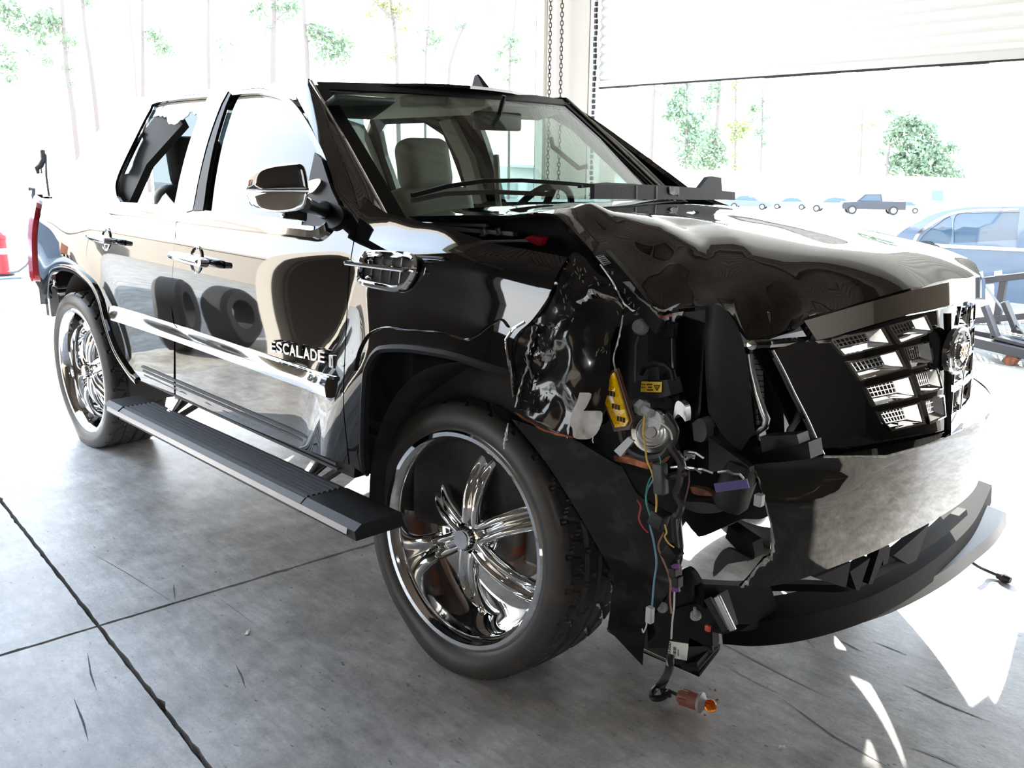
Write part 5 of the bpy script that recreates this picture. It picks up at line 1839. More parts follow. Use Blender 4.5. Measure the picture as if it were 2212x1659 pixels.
# --- liner behind the front wheel, mud flap, hanging plastic shield by the tyre
LS = Surf('y', lambda x, z: -.80-.10*math.exp(-((x-2.95)/.12)**2), -.82, -1)
fix(panel('wheel_liner', LS, [(735, 740, 1), (820, 720), (900, 742), (1000, 758), (1110, 795, 1), (1140, 960, 1), (1120, 1100, 1), (950, 1150, 1), (735, 1010, 1)], LINER, truck, (), .05, .01, -.06))
lw = B()
P = [(3.38+math.cos(a)*.53, 0, .46+math.sin(a)*.58) for a in [math.radians(62+126*i/22) for i in range(23)]]
V, F = [], []
for (x, _, z) in P:
    V += [(x, -.96 if x < 3.4 else -.90, z), (x, -.45, z-.02)]
for i in range(22):
    F.append((2*i, 2*i+1, 2*i+3, 2*i+2))
fix(obj('liner_tunnel', mesh('liner_tunnel', V, F, True), LINER, truck))
P = [(.10+math.cos(a)*.52, 0, .44+math.sin(a)*.55) for a in [math.radians(-8+196*i/22) for i in range(23)]]
V, F = [], []
for (x, _, z) in P:
    V += [(x, -.93, z), (x, -.45, z-.02)]
for i in range(22):
    F.append((2*i, 2*i+1, 2*i+3, 2*i+2))
fix(obj('liner_tunnel', mesh('liner_tunnel', V, F, True), mat('rear_well_liner', (.09, .08, .075), .7), truck))
for s in (1,):
    for cx in (.10, 3.36):
        V, F = [], []
        for i in range(23):
            a = math.radians(-8+196*i/22)
            x, z = cx+math.cos(a)*.52, .45+math.sin(a)*.56
            V += [(x, .92, z), (x, .45, z-.02)]
        for i in range(22):
            F.append((2*i, 2*i+1, 2*i+3, 2*i+2))
        fix(obj('liner_tunnel', mesh('liner_tunnel', V, F, True), LINER, truck))
# big folded plastic shield right of the tyre
def shp(x, z):
    return -.90+.55*(x-3.72)+.05*math.sin(z*9+x*4)+.02*noise.noise(Vector((x*6, 0, z*6)))
SH = Surf('y', shp, -.85, -1)
SHM = mat('torn_bumper_inside', (.012, .012, .013), .16, bump=.4, bscale=20, col2=(.045, .04, .035), vscale=12, vth=(.55, .75))
fix(panel('bumper_end_flap', SH, [(1104, 905, 1), (1150, 920), (1240, 950), (1300, 985), (1345, 1010, 1), (1380, 1070), (1440, 1110, 1), (1470, 1120, 1), (1475, 1200), (1455, 1260), (1430, 1300), (1400, 1345, 1), (1362, 1300), (1318, 1228), (1250, 1110), (1180, 1000)], SHM, truck, (), .03, .008))
fix(panel('flap_skirt', SH, [(1330, 1190, 1), (1365, 1262), (1400, 1345, 1), (1392, 1390), (1388, 1438, 1), (1352, 1400), (1312, 1358, 1), (1320, 1300)], SHM, truck, (), .03, .008, .0))
fp2 = Surf('z', lambda x, y: .10+.08*(x-3.7)+.05*y, .12, 1)
fix(panel('air_dam_corner', fp2, [(1312, 1358, 1), (1345, 1300, 1), (1430, 1330), (1500, 1345, 1), (1520, 1400, 1), (1552, 1402, 1), (1510, 1456, 1), (1455, 1432), (1370, 1395)], MATTE, truck, (), .04, .01))
fix(B().tube([fp2.P(*fp2.hit(u, v), .0) for u, v in ((1312, 1358), (1345, 1382), (1390, 1404), (1455, 1434))], .004, 6).obj('air_dam_edge', mat('tan_edge', (.28, .24, .18), .4), truck, True))
fix(panel('bracket_web', Surf('y', lambda x, z: -.60, -.6, -1), [(1395, 1290, 1), (1440, 1250), (1475, 1235), (1535, 1290, 1), (1540, 1395, 1), (1400, 1400, 1)], PLASTIC, truck, (), .05, .03))
# brake-duct box
c = at(1500, 1385, 'y', -.60)
bxs = [at(1478, 1440, 'z', .10), at(1545, 1408, 'z', .10), at(1528, 1340, 'z', .27), at(1500, 1322, 'z', .31), at(1470, 1350, 'z', .24)]
fix(B().prism(bxs, (-.10, .06, .02)).obj('fog_lamp_box', PLASTIC2, truck, bevel=.008))
fix(B().prism([at(1470, 1446, 'z', .08), at(1508, 1458, 'z', .08), at(1556, 1404, 'z', .08), at(1546, 1396, 'z', .10), at(1505, 1442, 'z', .10)], (0, 0, .02)).obj('box_flange', PLASTIC2, truck, bevel=.003))
# bracket with ribs
for q in ([(1440, 1320), (1520, 1300), (1548, 1286), (1572, 1362), (1600, 1362), (1560, 1370), (1480, 1352)],):
    fix(panel('lamp_bracket', Surf('y', lambda x, z: -.66, -.66, -1), [(u, v, 1) for u, v in q], PLASTIC, truck, (), .04, .05))
fix(B().beam(at(1528, 1292, 'y', -.70), at(1568, 1362, 'y', -.70), .014, .02).obj('bracket_rib', PLASTIC2, truck, bevel=.003))
fix(B().beam(at(1548, 1288, 'y', -.70), at(1584, 1362, 'y', -.70), .010, .02).obj('bracket_rib', SATIN, truck, bevel=.003))
fix(panel('fog_lamp_tab', Surf('y', lambda x, z: -.68, -.68, -1), [(1468, 1250, 1), (1478, 1228), (1494, 1236), (1510, 1262, 1), (1500, 1266, 1), (1500, 1290, 1), (1486, 1284)], PLASTIC, truck, (), .04, .02))
for (u, v, m, ax) in ((1503, 1332, GREYC, (.1, -.4, 1)), (1432, 1312, GREYC, (.3, -1, .3))):
    fix(B().lathe([(.001, .035), (.004, .034), (.005, .012), (.014, .010), (.015, .0), (.001, -.002)], at(u, v, 'y', -.72), ax, 12).obj('push_clip', m, truck, True))
fix(B().box(at(1529, 1357, 'y', -.68), (.016, .01, .018)).obj('orange_tab', mat('orange_plastic', (.75, .10, .04), .4), truck, bevel=.003))

# --- grille
BPX = [(1790, 734), (1668, 752), (1700, 832), (1742, 905), (1776, 982), (1910, 983), (1985, 962), (2046, 940)]
def gp(u, v):
    return GS.hit(u, v)
surround_near = [gp(u, v) for u, v in catm([(1665, 756, 1), (1688, 800), (1712, 850), (1740, 905), (1776, 983, 1), (1910, 984, 1), (1985, 962), (2048, 941, 1)], 5, False)]
zt = gp(2038, 668)
surround = surround_near+[(-y, z) for y, z in reversed(surround_near)]+[(0.12, 1.225), (0, 1.235), (-.12, 1.225)]
top = [gp(u, v) for u, v in ((1665, 756), (1720, 742), (1790, 733), (1880, 706), (1960, 682))]
surround = surround_near+[(0.0, surround_near[-1][1])]+[(-y, z) for y, z in reversed(surround_near)]+[(-y, z) for y, z in top]+[(0, 1.215)]+list(reversed(top))
OP = [
 [(1789, 733), (1905, 706), (1925, 744), (1819, 769)],
 [(1915, 703), (1997, 680), (2014, 717), (1941, 743)],
 [(1827, 782), (1936, 755), (1956, 796), (1855, 823)],
 [(1947, 751), (2008, 735), (2016, 783), (1965, 798)],
 [(1864, 835), (1964, 810), (1979, 858), (1885, 878)],
 [(1972, 807), (2023, 794), (2034, 840), (1986, 853)],
 [(1894, 889), (1983, 868), (1996, 915), (1923, 931), (1906, 913)],
 [(1992, 865), (2036, 853), (2040, 900), (2005, 916)]]
ops = [[gp(u, v) for u, v in o] for o in OP]
mops = [[(-y, z) for y, z in reversed(o)] for o in ops]
grs = fix(obj('grille_surround', panel_mesh('grille_surround', GS, surround, ops+mops, .05, .014), PAINT, truck))
fix(obj('grille_back', panel_mesh('grille_back', GS, surround, [], .1, .01, -.075), PLASTIC, truck))
GREYB = mat('grille_dark_grey', (.05, .048, .046), .3, coat=.3)
for k, o in enumerate(ops+mops):
    cy_ = sum(p[0] for p in o)/len(o)
    cz_ = sum(p[1] for p in o)/len(o)
    cell = bpy.data.objects.new('grille_cell', None)
    COL.objects.link(cell)
    cell.parent = truck
    # chrome rim
    inner = [(cy_+(y-cy_)*.93, cz_+(z-cz_)*.88) for y, z in o]
    rim = fix(obj('cell_rim', panel_mesh('cell_rim', GS, o, [inner], .05, .012, .006), CHROME, truck))
    rim.parent = cell
    # chrome funnel walls down to the mesh
    y0_, y1_ = min(p[0] for p in o), max(p[0] for p in o)
    z0_, z1_ = min(p[1] for p in o), max(p[1] for p in o)
    sgn = 1 if cy_ < 0 else -1
    iy0, iy1 = min(p[0] for p in inner), max(p[0] for p in inner)
    iz1 = max(p[1] for p in inner)
    sh = [((iy0+(y-iy0)*.70 if sgn > 0 else iy1-(iy1-y)*.70), iz1-(iz1-z)*.70) for y, z in inner]
    V = [GS.P(y, z, .0) for y, z in inner]+[GS.P(y, z, -.018) for y, z in sh]
    n = len(o)
    fn = fix(obj('cell_funnel', mesh('cell_funnel', V, [(i, (i+1) % n, n+(i+1) % n, n+i) for i in range(n)]), CHROME, truck))
    fn.parent = cell
    # black well behind the mesh, then the mesh bars
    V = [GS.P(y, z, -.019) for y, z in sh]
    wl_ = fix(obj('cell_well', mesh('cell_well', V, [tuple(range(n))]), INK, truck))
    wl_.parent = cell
    mb_ = B()
    q = sh if n == 4 else [sh[0], sh[1], sh[2], sh[3]]
    q = [Vector((GS.P(y, z, -.013))) for y, z in q]
    nv = 8
    for i in range(nv+1):
        t_ = i/nv
        mb_.beam(q[0].lerp(q[1], t_), q[3].lerp(q[2], t_), .0026, .0026)
    for i in range(4):
        t_ = i/3
        mb_.beam(q[0].lerp(q[3], t_), q[1].lerp(q[2], t_), .0026, .0026)
    me_ = fix(mb_.obj('cell_mesh', CHROME2, truck))
    me_.parent = cell
ed_ = [GS.P(*GS.hit(u, v), .004) for u, v in catm([(1667, 757), (1690, 800), (1714, 850), (1742, 905), (1762, 950), (1777, 981)], 4, False)]
sub(fix(B().tube(ed_, .0035, 6).obj('surround_edge', SATIN, truck, True)), grs)
# centre crease bar
fix(B().tube([GS.P(0, z, .002) for z in (.845, .95, 1.05, 1.2)], .008, 8).obj('grille_spine', PAINT, truck, True))
# crest
em = at(2040, 772, 'x', 4.325)
emb = bpy.data.objects.new('crest_emblem', None)
COL.objects.link(emb)
emb.parent = truck
def ell(b, rx, rz, depth, c, seg=32):
    V = []
    P = [c+Vector((depth, rx*math.cos(2*math.pi*i/seg), rz*math.sin(2*math.pi*i/seg))) for i in range(seg+1)]
    return P
ec = Vector((4.315, -.015, em.z))
o = fix(B().tube(ell(None, .062, .062, 0, ec), .006, 8, False).obj('emblem_ring', CHROME, truck, True)); o.parent = emb
o = fix(B().lathe([(.001, .0), (.058, .0), (.060, -.02)], ec, (1, 0, 0), 32).obj('emblem_plate', GREYB, truck)); o.parent = emb
random.seed(2)
lv = B()
for i in range(26):
    a = math.radians(112+316*i/25)
    c_ = ec+Vector((.008, .046*math.cos(a), .046*math.sin(a)))
    t_ = Vector((0, -math.sin(a), math.cos(a)))*.007
    lv.tube([c_-t_, c_, c_+t_+Vector((0, math.cos(a)*.004, math.sin(a)*.004))], [.0015, .004, .001], 5)
o = fix(lv.obj('wreath', CHROME, truck, True)); o.parent = emb
shield = [(-.026, .024), (.026, .024), (.026, -.004), (.019, -.019), (0, -.031), (-.019, -.019), (-.026, -.004)]
o = fix(B().prism([ec+Vector((.004, y, z)) for y, z in shield], (.010, 0, 0)).obj('shield', CHROME, truck)); o.parent = emb
RD, GD, WH, BLU = mat('crest_red', (.50, .02, .03), .2), mat('crest_gold', (.75, .55, .2), .25, .8), mat('crest_white', (.8, .8, .8), .3), mat('crest_silver', (.6, .62, .66), .2, .8)
cols = [[GD, INK, GD, RD, BLU, RD], [RD, BLU, RD, GD, INK, GD]]
for r_ in range(2):
    for c_ in range(6):
        z_ = .016-.028*r_ if c_ in (0, 1, 2, 3, 4, 5) else 0
        w_ = .011
        if r_ == 1 and c_ in (0, 5):
            hh = .016
        else:
            hh = .024
        for s_ in range(2):
            o = fix(B().box(ec+Vector((.0148, -.020+.008*c_, z_*.66+(.004 if s_ else -.004))), (.002, w_*.68, (hh/2-.001)*.66)).obj('crest_band', cols[r_][c_] if s_ == 0 else cols[1-r_][c_], truck))
            o.parent = emb
# chrome header bar above the grille
hb_low = [HB.hit(u, v) for u, v in catm([(1764, 735, 1), (1792, 729), (1880, 703), (1990, 672, 1)], 4, False)]
zc1, zc2 = hb_near[-1][1]+.015, hb_low[-1][1]+.008
hp = hb_near+[(0, zc1)]+[(-y, z) for y, z in reversed(hb_near)]+[(-y, z) for y, z in hb_low]+[(0, zc2)]+list(reversed(hb_low))
hbar = fix(obj('grille_header', panel_mesh('grille_header', HB, hp, [], .04, .03), CHROME, truck))
# --- front bumper cover
def bump_x(y, z):
    x = 4.335-.12*y*y-.42*abs(y)**3-.55*(z-.80)**2
    x -= .02*math.exp(-((y+.72)/.08)**2)*(1+.6*math.sin(z*22))
    if y < -.4:
        x -= .03*math.exp(-((y+.60)/.10)**2-((z-.86)/.05)**2)
    return x
BS = Surf('x', bump_x, 4.3, 1)
bn = [BS.hit(u, v) for u, v in catm([(2010, 1128, 1), (1900, 1186), (1800, 1225), (1740, 1248), (1690, 1262), (1640, 1268), (1598, 1266, 1), (1618, 1245), (1650, 1205, 1), (1664, 1196), (1666, 1150), (1662, 1120), (1650, 1080), (1634, 1030), (1622, 1004, 1), (1660, 1000), (1776, 986, 1), (1910, 987, 1), (1985, 966), (2046, 944, 1)], 4, False)]
zl, zu = bn[0][1], bn[-1][1]
bpoly = bn+[(0, zu), (.2, zu+.0), (.5, zu-.0), (.80, zu), (.86, .75), (.80, zl), (.5, zl), (.2, zl), (0, zl)]
bumper = fix(obj('front_bumper', panel_mesh('front_bumper', BS, bpoly, [], .035, .006), SCUFF, truck))
V = []
ys_ = [-.60+.06*i for i in range(25)]
for y in ys_:
    z = zu-.004
    V += [BS.P(y, z), Vector((min(GS.P(y, z).x-.02, BS.P(y, z).x-.05), y, z+.004))]
fix(obj('bumper_shelf', mesh('bumper_shelf', V, [(2*i, 2*i+2, 2*i+3, 2*i+1) for i in range(24)], True), PAINT, truck))
fix(obj('left_headlamp', rbox((3.78, .77, 1.02), (.22, .26, .26), .04), glass('lamp_lens', (.8, .84, .86), 2.0), truck))
fix(obj('left_lamp_bowl', rbox((3.74, .77, 1.02), (.16, .22, .20), .03), CHROME2, truck))
torn([(1598, 1266), (1618, 1245), (1650, 1205), (1664, 1196), (1666, 1150), (1650, 1080), (1634, 1030), (1622, 1004)], .010, BS, .0, PRIMER, 'torn_edge', parent=bumper)
sub(fix(B().tube([BS.P(*BS.hit(u, v), .004) for u, v in ((1778, 985), (1910, 985), (1985, 965), (2040, 946))], .003, 6).obj('top_seam', PRIMER, truck, True)), bumper)
# inner struts of the lower opening
for q in ([(1836, 1235), (1880, 1205), (1856, 1276), (1850, 1275)], [(1900, 1186), (1922, 1178), (1884, 1262), (1876, 1262)], [(1930, 1200), (2008, 1130), (1980, 1210), (1962, 1220)], [(1760, 1248), (1838, 1214), (1828, 1268), (1822, 1268)], [(1908, 1182), (1924, 1182), (1918, 1216), (1908, 1222)]):
    fix(panel('grille_strut', Surf('x', lambda y, z: 4.20-.15*y*y, 4.2, 1), [(u, v, 1) for u, v in q], MATTE, truck, (), .05, .03))
# --- lower valance: two curved blades
def blade(name, pts, z, w, th, m, tilt=0.0, xoff=0):
    P = []
    for u, v in catm([(a, b) for a, b in pts], 6, False):
        P.append(at(u, v, 'z', z))
    return fix(B().sweep(P, [(-w, 0+tilt), (0, 0), (.006, -th), (-.01, -th), (-w, -th+tilt)]).obj(name, m, truck, True))
dam = [(1480, 1345), (1560, 1350), (1640, 1340), (1740, 1330), (1860, 1296), (1950, 1260), (2030, 1205), (2090, 1150), (2140, 1075)]
val = blade('air_dam', [(1565, 1338), (1640, 1342), (1740, 1330), (1850, 1300), (1935, 1262), (2010, 1215), (2070, 1165), (2110, 1118), (2143, 1048)], .33, .10, .075, MATTE, .02)
v2 = blade('air_dam_lip', [(1640, 1346), (1750, 1338), (1862, 1312), (1950, 1280), (2040, 1232), (2110, 1180), (2150, 1145), (2174, 1108)], .27, .07, .05, mat('grey_air_dam', (.015, .015, .015), .3, spec=.3), .015)
blade('air_dam_bar', [(1560, 1268), (1650, 1262), (1740, 1262), (1830, 1262), (1890, 1235), (1960, 1195), (2030, 1150), (2088, 1100)], .40, .03, .02, MATTE, 0)
fix(panel('air_dam_plate', Surf('x', lambda y, z: 4.05-.12*y*y, 4.05, 1), [(1520, 1262, 1), (1665, 1268, 1), (1680, 1310, 1), (1650, 1352), (1608, 1364, 1), (1560, 1362, 1), (1520, 1310, 1)], MATTE, truck, (), .05, .04))

fix(B().beam((.9, 1.02, .45), (2.95, 1.02, .45), .20, .05).obj('left_running_board', GRIP, truck, bevel=.01))
# --- underbody, frame, axle
for s in (-1, 1):
    fix(B().box((1.30, s*.42, .55), (3.0, .12, .16)).obj('chassis_rail', STEEL, truck, bevel=.02))
fix(B().box((1.5, 0, .60), (2.4, .9, .06)).obj('floor_pan', STEEL, truck))
fix(B().box((3.45, .12, .86), (.7, .9, .45)).obj('engine_block', STEEL, truck, bevel=.05))
fix(B().beam((0, -.8, .43), (0, .8, .43), .14, .14).obj('rear_axle', STEEL, truck, bevel=.03))
fix(B().beam((3.22, -.62, .43), (3.3, .8, .45), .07, .07).obj('front_axle', STEEL, truck, bevel=.02))

# --- wheels
def tyre_mesh(R=.446, rim=.345, w=.29, squash=0.0):
    NA = 540
    prof = []
    prof += [(rim-.004, .012, 0), (rim+.006, -.004, 0), (rim+.018, -.014, 0), (rim+.034, -.021, 0), (rim+.052, -.020, 0), (R-.022, -.010, 0), (R-.012, .0, 0), (R-.005, .012, 1)]
    NT = 30
    for i in range(NT+1):
        t = i/NT
        y = .02+(w-.04)*t
        prof.append((R-.006*(2*t-1)**2, y, 1))
    prof += [(R-.008, w-.008, 1), (R-.02, w+.004, 0), (R-.05, w+.012, 0), (rim, w-.01, 0)]
    V, F = [], []
    n = len(prof)
    for i in range(NA):
        th = 2*math.pi*i/NA
        for (r, y, g) in prof:
            d = 0
            if g:
                a = abs(y-w/2)/(w/2)
                ph = (th*27/(2*math.pi)+1.5*a**1.5) % 1.0
                ph2 = (th*54/(2*math.pi)-.9*a+.3) % 1.0
                if ph < .13 and a > .12:
                    d = .010
                elif ph2 < .10 and .45 < a < .85:
                    d = .007
                if abs(a-.42) < .045 or a < .05:
                    d = .010
            rr = r-d
            x, z = rr*math.cos(th), rr*math.sin(th)
            if squash:
                fl = -(R-squash)
                if z < fl+.10:
                    k = (fl+.10-z)/(.10+squash)
                    z2 = max(z, fl)
                    if y < 0.03:
                        y = y-.030*k*k*(1 if r > rim+.01 else .2)
                    if y > w-.03:
                        y = y+.03*k*k
                    z = z2
            V.append((x, y, z))
    for i in range(NA):
        i2 = (i+1) % NA
        for j in range(n-1):
            F.append((i*n+j, i*n+j+1, i2*n+j+1, i2*n+j))
    me = mesh('tyre', V, F, True)
    me.set_sharp_from_angle(angle=math.radians(40))
    return me
def wheel(x, y, z, yaw, side, name, squash, rust, spin, camber=0.0):
    """local frame: outer face towards -Y"""
    W = bpy.data.objects.new(name, None)
    COL.objects.link(W)
    W.parent = truck
    W.location = Vector((x, y, z))-TL
    W.rotation_euler = (-camber, 0, yaw+(math.pi if side > 0 else 0))
    obj('tyre', tyre_mesh(squash=squash), RUBBER, W)
    rm = B().lathe([(.352, .004), (.353, -.006), (.346, -.010), (.333, -.008), (.328, .000), (.318, .010), (.314, .03), (.300, .10), (.292, .17), (.288, .24), (.300, .27), (.345, .28)], (0, 0, 0), (0, 1, 0), 96)
    o = rm.obj('rim', CHROME2, W, True)
    # spokes: twin ribs that dive into the barrel
    path = [(.045, .035), (.09, .030), (.14, .036), (.19, .055), (.235, .085), (.27, .12), (.296, .160), (.312, .195)]
    for k in range(6):
        a = spin+k*math.pi/3
        ux = Vector((math.cos(a), 0, math.sin(a)))
        vx = Vector((-math.sin(a), 0, math.cos(a)))
        V, F = [], []
        pf = []
        for s in (-1, 1):
            pass
        sec = [(-1, .045), (-1, .012), (-.86, .0), (-.62, -.006), (-.34, -.003), (-.16, .012), (0, .020), (.16, .012), (.34, -.003), (.62, -.006), (.86, .0), (1, .012), (1, .045)]
        for i, (r, d) in enumerate(path):
            w = .034+.016*(i/(len(path)-1))**1.2
            if i == len(path)-1:
                w = .064
            b_ = .012*math.sin(math.pi*i/(len(path)-1))
            for (sx2, sd) in sec:
                if i >= len(path)-3 and abs(sx2) < .9:
                    sd = sd*(.55, .25, .1)[i-len(path)+3]
                V.append(ux*(r)+vx*(sx2*w+b_)+Vector((0, d+sd, 0)))
        m = len(sec)
        for i in range(len(path)-1):
            for j in range(m-1):
                F.append((i*m+j, i*m+j+1, (i+1)*m+j+1, (i+1)*m+j))
            F.append((i*m+m-1, i*m, (i+1)*m, (i+1)*m+m-1))
        me = mesh('spoke', V, F, True)
        so_ = obj('spoke', me, CHROME2, W)
        md = so_.modifiers.new('subsurf', 'SUBSURF')
        md.levels = 1
        md.render_levels = 1
    B().lathe([(.001, .0), (.030, .0), (.034, .006), (.036, .03), (.062, .040), (.075, .06), (.075, .10)], (0, .005, 0), (0, 1, 0), 32).obj('hub_cap', CHROME2, W, True)
    tk = B()
    for i in range(20):
        a = 2*math.pi*i/20
        tk.box(Vector((math.cos(a)*.0355, .022, math.sin(a)*.0355)), (.004, .016, .004))
    tk.obj('cap_knurl', INK, W)
    for i in range(6):
        a = spin+math.pi/6+i*math.pi/3
        B().lathe([(.001, -.012), (.008, -.012), (.011, -.006), (.011, .02)], (math.cos(a)*.058, .045, math.sin(a)*.058), (0, 1, 0), 10).obj('lug_nut', CHROME, W, True)
    B().lathe([(.09, .205), (.182, .205), (.185, .21), (.185, .235), (.09, .235)], (0, 0, 0), (0, 1, 0), 64).obj('brake_disc', STEEL if not rust else mat('rusted_disc', (.20, .17, .15), .5, .6, col2=(.28, .12, .06), vscale=30, vth=(.5, .65)), W, True)
    B().lathe([(.05, .12), (.10, .14), (.112, .16), (.118, .205)], (0, 0, 0), (0, 1, 0), 40).obj('brake_hat', mat('rusty_hat', (.16, .15, .14), .5, .5, col2=(.33, .10, .04), vscale=12, vth=(.45, .6)) if rust else STEEL, W, True)
    B().box((.17, .21, .02), (.09, .09, .20)).obj('brake_caliper', STEEL, W, bevel=.015)
    return W
wheel(3.205, -.862, .430, .08, -1, 'front_wheel', .014, True, math.radians(86), .075)
wheel(0, -.962, .424, .02, -1, 'rear_wheel', .022, False, math.radians(78))
wheel(3.30, .93, .446, math.radians(5), 1, 'front_wheel', 0, False, 0)
wheel(.0, .95, .446, 0, 1, 'rear_wheel', 0, False, 0)
# ================================================================ loose things on and round the truck
def thing_at(name, label, cat, p, group=None):
    return thing(name, label, cat, p, 0, group)
def rel(o, root):
    l = Vector(root.location)
    for v in o.data.vertices:
        v.co = v.co-l
    return o
# black plastic strip lying across the hood
_h0, _h1 = HOOD.hit(1300, 442), HOOD.hit(1585, 446)
_k = (_h1[1]-_h0[1])/(_h1[0]-_h0[0])
ST = Surf('y', lambda x, z: _h0[1]+_k*(x-_h0[0]), _h0[1], -1)
sp0 = at(1440, 425, 'y', _h0[1])
st = thing_at('radiator_cover', 'long black plastic strip with a raised tab lying across the rear of the hood', 'plastic strip', sp0)
rel(panel('strip', ST, [(1284, 430, 1), (1284, 398, 1), (1400, 399), (1512, 406, 1), (1530, 383, 1), (1540, 381, 1), (1558, 384, 1), (1560, 412, 1), (1588, 415, 1), (1588, 432, 1)], PLASTIC2, st, (), .05, .02), st)
rel(panel('foam_patch', ST, [(1443, 403, 1), (1463, 403, 1), (1463, 420, 1), (1452, 422, 1), (1444, 418, 1)], PRIMER, st, (), .03, .004, .006), st)
for (u, v1, v2) in ((1374, 401, 430), (1417, 402, 432), (1465, 404, 424)):
    P_, Q_ = ST.P(*ST.hit(u, v1), .003), ST.P(*ST.hit(u, v2), .003)
    rel(B().beam(P_, Q_, .002, .004, (0, -1, 0)).obj('seam_line', GREYC, st), st)
# crumpled white tape on the fender
tc_ = CR.P(*CR.hit(1268, 905), .03)
tp_ = thing_at('white_tape', 'crumpled white tape stuck to the smashed fender above the front tyre', 'tape', tc_)
def tape_y(x, z):
    p = Vector((x*16, 1.3, z*16))
    return crump(x, z)-.026-.024*noise.noise(p)-.014*abs(noise.noise(p*2.2))
TS = Surf('y', tape_y, -.95, -1)
rel(panel('strip', TS, [(1252, 848, 1), (1278, 851), (1266, 880), (1262, 888), (1298, 888), (1300, 905), (1294, 928), (1280, 945), (1262, 949), (1240, 945), (1236, 925), (1230, 912), (1238, 885), (1246, 868)], WHITEP, tp_, (), .010, .004, 0, 3), tp_)
rel(B().tube([at(1281, 944, 'y', -.97), at(1280, 952, 'y', -.97), at(1282, 957, 'y', -.97)], .0015, 5).obj('loose_thread', WHITE, tp_), tp_)
# red scrap in the hood gap
rc = BAY.P(*BAY.hit(1153, 518), .06)
rd = thing_at('red_scrap', 'torn red plastic scrap in the gap between hood and fender', 'scrap', rc)
q = [at(u, v, 'y', rc.y) for u, v in ((1132, 516), (1140, 510), (1158, 507), (1174, 513), (1168, 528), (1163, 531), (1146, 524))]
top_ = at(1148, 512, 'y', rc.y-.03)
V = q+[top_]+[p+Vector((0, .02, 0)) for p in q]
n = len(q)
F = [(i, (i+1) % n, n) for i in range(n)]+[(i, n+1+i, n+1+(i+1) % n, (i+1) % n) for i in range(n)]+[tuple(n+1+i for i in range(n))]
rel(obj('scrap', mesh('scrap', V, F), REDS, rd), rd)

# ---------- loose wiring
def wire(root, name, pts, r, m, y=-.90, seg=6, n=6):
    P = []
    for i, p in enumerate(catm([(a[0], a[1]) for a in pts], n, False)):
        t = i/(n*(len(pts)-1))
        k = min(len(pts)-2, int(i/n))
        f = i/n-k
        ya = pts[k][2] if len(pts[k]) > 2 else y
        yb = pts[k+1][2] if len(pts[k+1]) > 2 else y
        P.append(at(p[0], p[1], 'y', ya*(1-f)+yb*f))
    return rel(B().tube(P, r, seg).obj(name, m, root, True), root)
def wmat(n, c):
    return mat(n, c, .4)
BLUEW, GREENW, YELW, REDW, WHW, PINKW, LOOM, PURW = wmat('blue_wire', (.16, .36, .50), ), wmat('green_wire', (.05, .28, .22)), wmat('yellow_wire', (.70, .50, .10)), wmat('red_wire', (.45, .03, .03)), wmat('white_wire', (.65, .65, .62)), wmat('rose_wire', (.36, .14, .10)), wmat('black_loom', (.02, .02, .022)), wmat('purple_wire', (.16, .06, .14))
h1 = thing_at('wiring_harness', 'black corrugated harness hanging from the headlamp hole down to the floor', 'wiring', at(1460, 1180, 'y', -.9))
Y0 = -.90
wire(h1, 'conduit', [(1440, 895), (1460, 930), (1450, 965), (1470, 1000), (1468, 1040), (1460, 1065), (1472, 1092), (1465, 1112), (1457, 1118), (1458, 1150), (1462, 1190), (1459, 1225)], .0085, LOOM, Y0, 8)
wire(h1, 'conduit', [(1340, 925), (1350, 960), (1380, 985), (1425, 988), (1450, 960), (1458, 935), (1440, 900)], .009, LOOM, -.87, 8)
wire(h1, 'white_wire', [(1457, 1275), (1456, 1310), (1452, 1345), (1450, 1380)], .0022, WHW, -.90)
wire(h1, 'black_wire', [(1459, 1225), (1461, 1250), (1458, 1275)], .004, LOOM, -.90)
wire(h1, 'rose_wire', [(1434, 1150), (1422, 1178), (1428, 1200), (1441, 1232), (1448, 1260), (1447, 1290), (1450, 1325)], .0022, PINKW, -.90)
wire(h1, 'purple_wire', [(1488, 1018), (1488, 1045), (1478, 1085), (1466, 1125), (1460, 1200)], .0018, PURW, -.89)
rel(B().beam(at(1458, 1225, 'y', -.905), at(1459, 1245, 'y', -.905), .03, .02).obj('connector', PLASTIC2, h1, bevel=.003), h1)
rel(B().beam(at(1463, 1244, 'y', -.905), at(1463, 1268, 'y', -.905), .022, .02).obj('connector', PLASTIC2, h1, bevel=.003), h1)
for v in (1222, 1272):
    rel(B().beam(at(1452, v, 'y', -.912), at(1468, v+1, 'y', -.912), .006, .012).obj('purple_clip', wmat('purple_clip', (.16, .04, .20)), h1), h1)
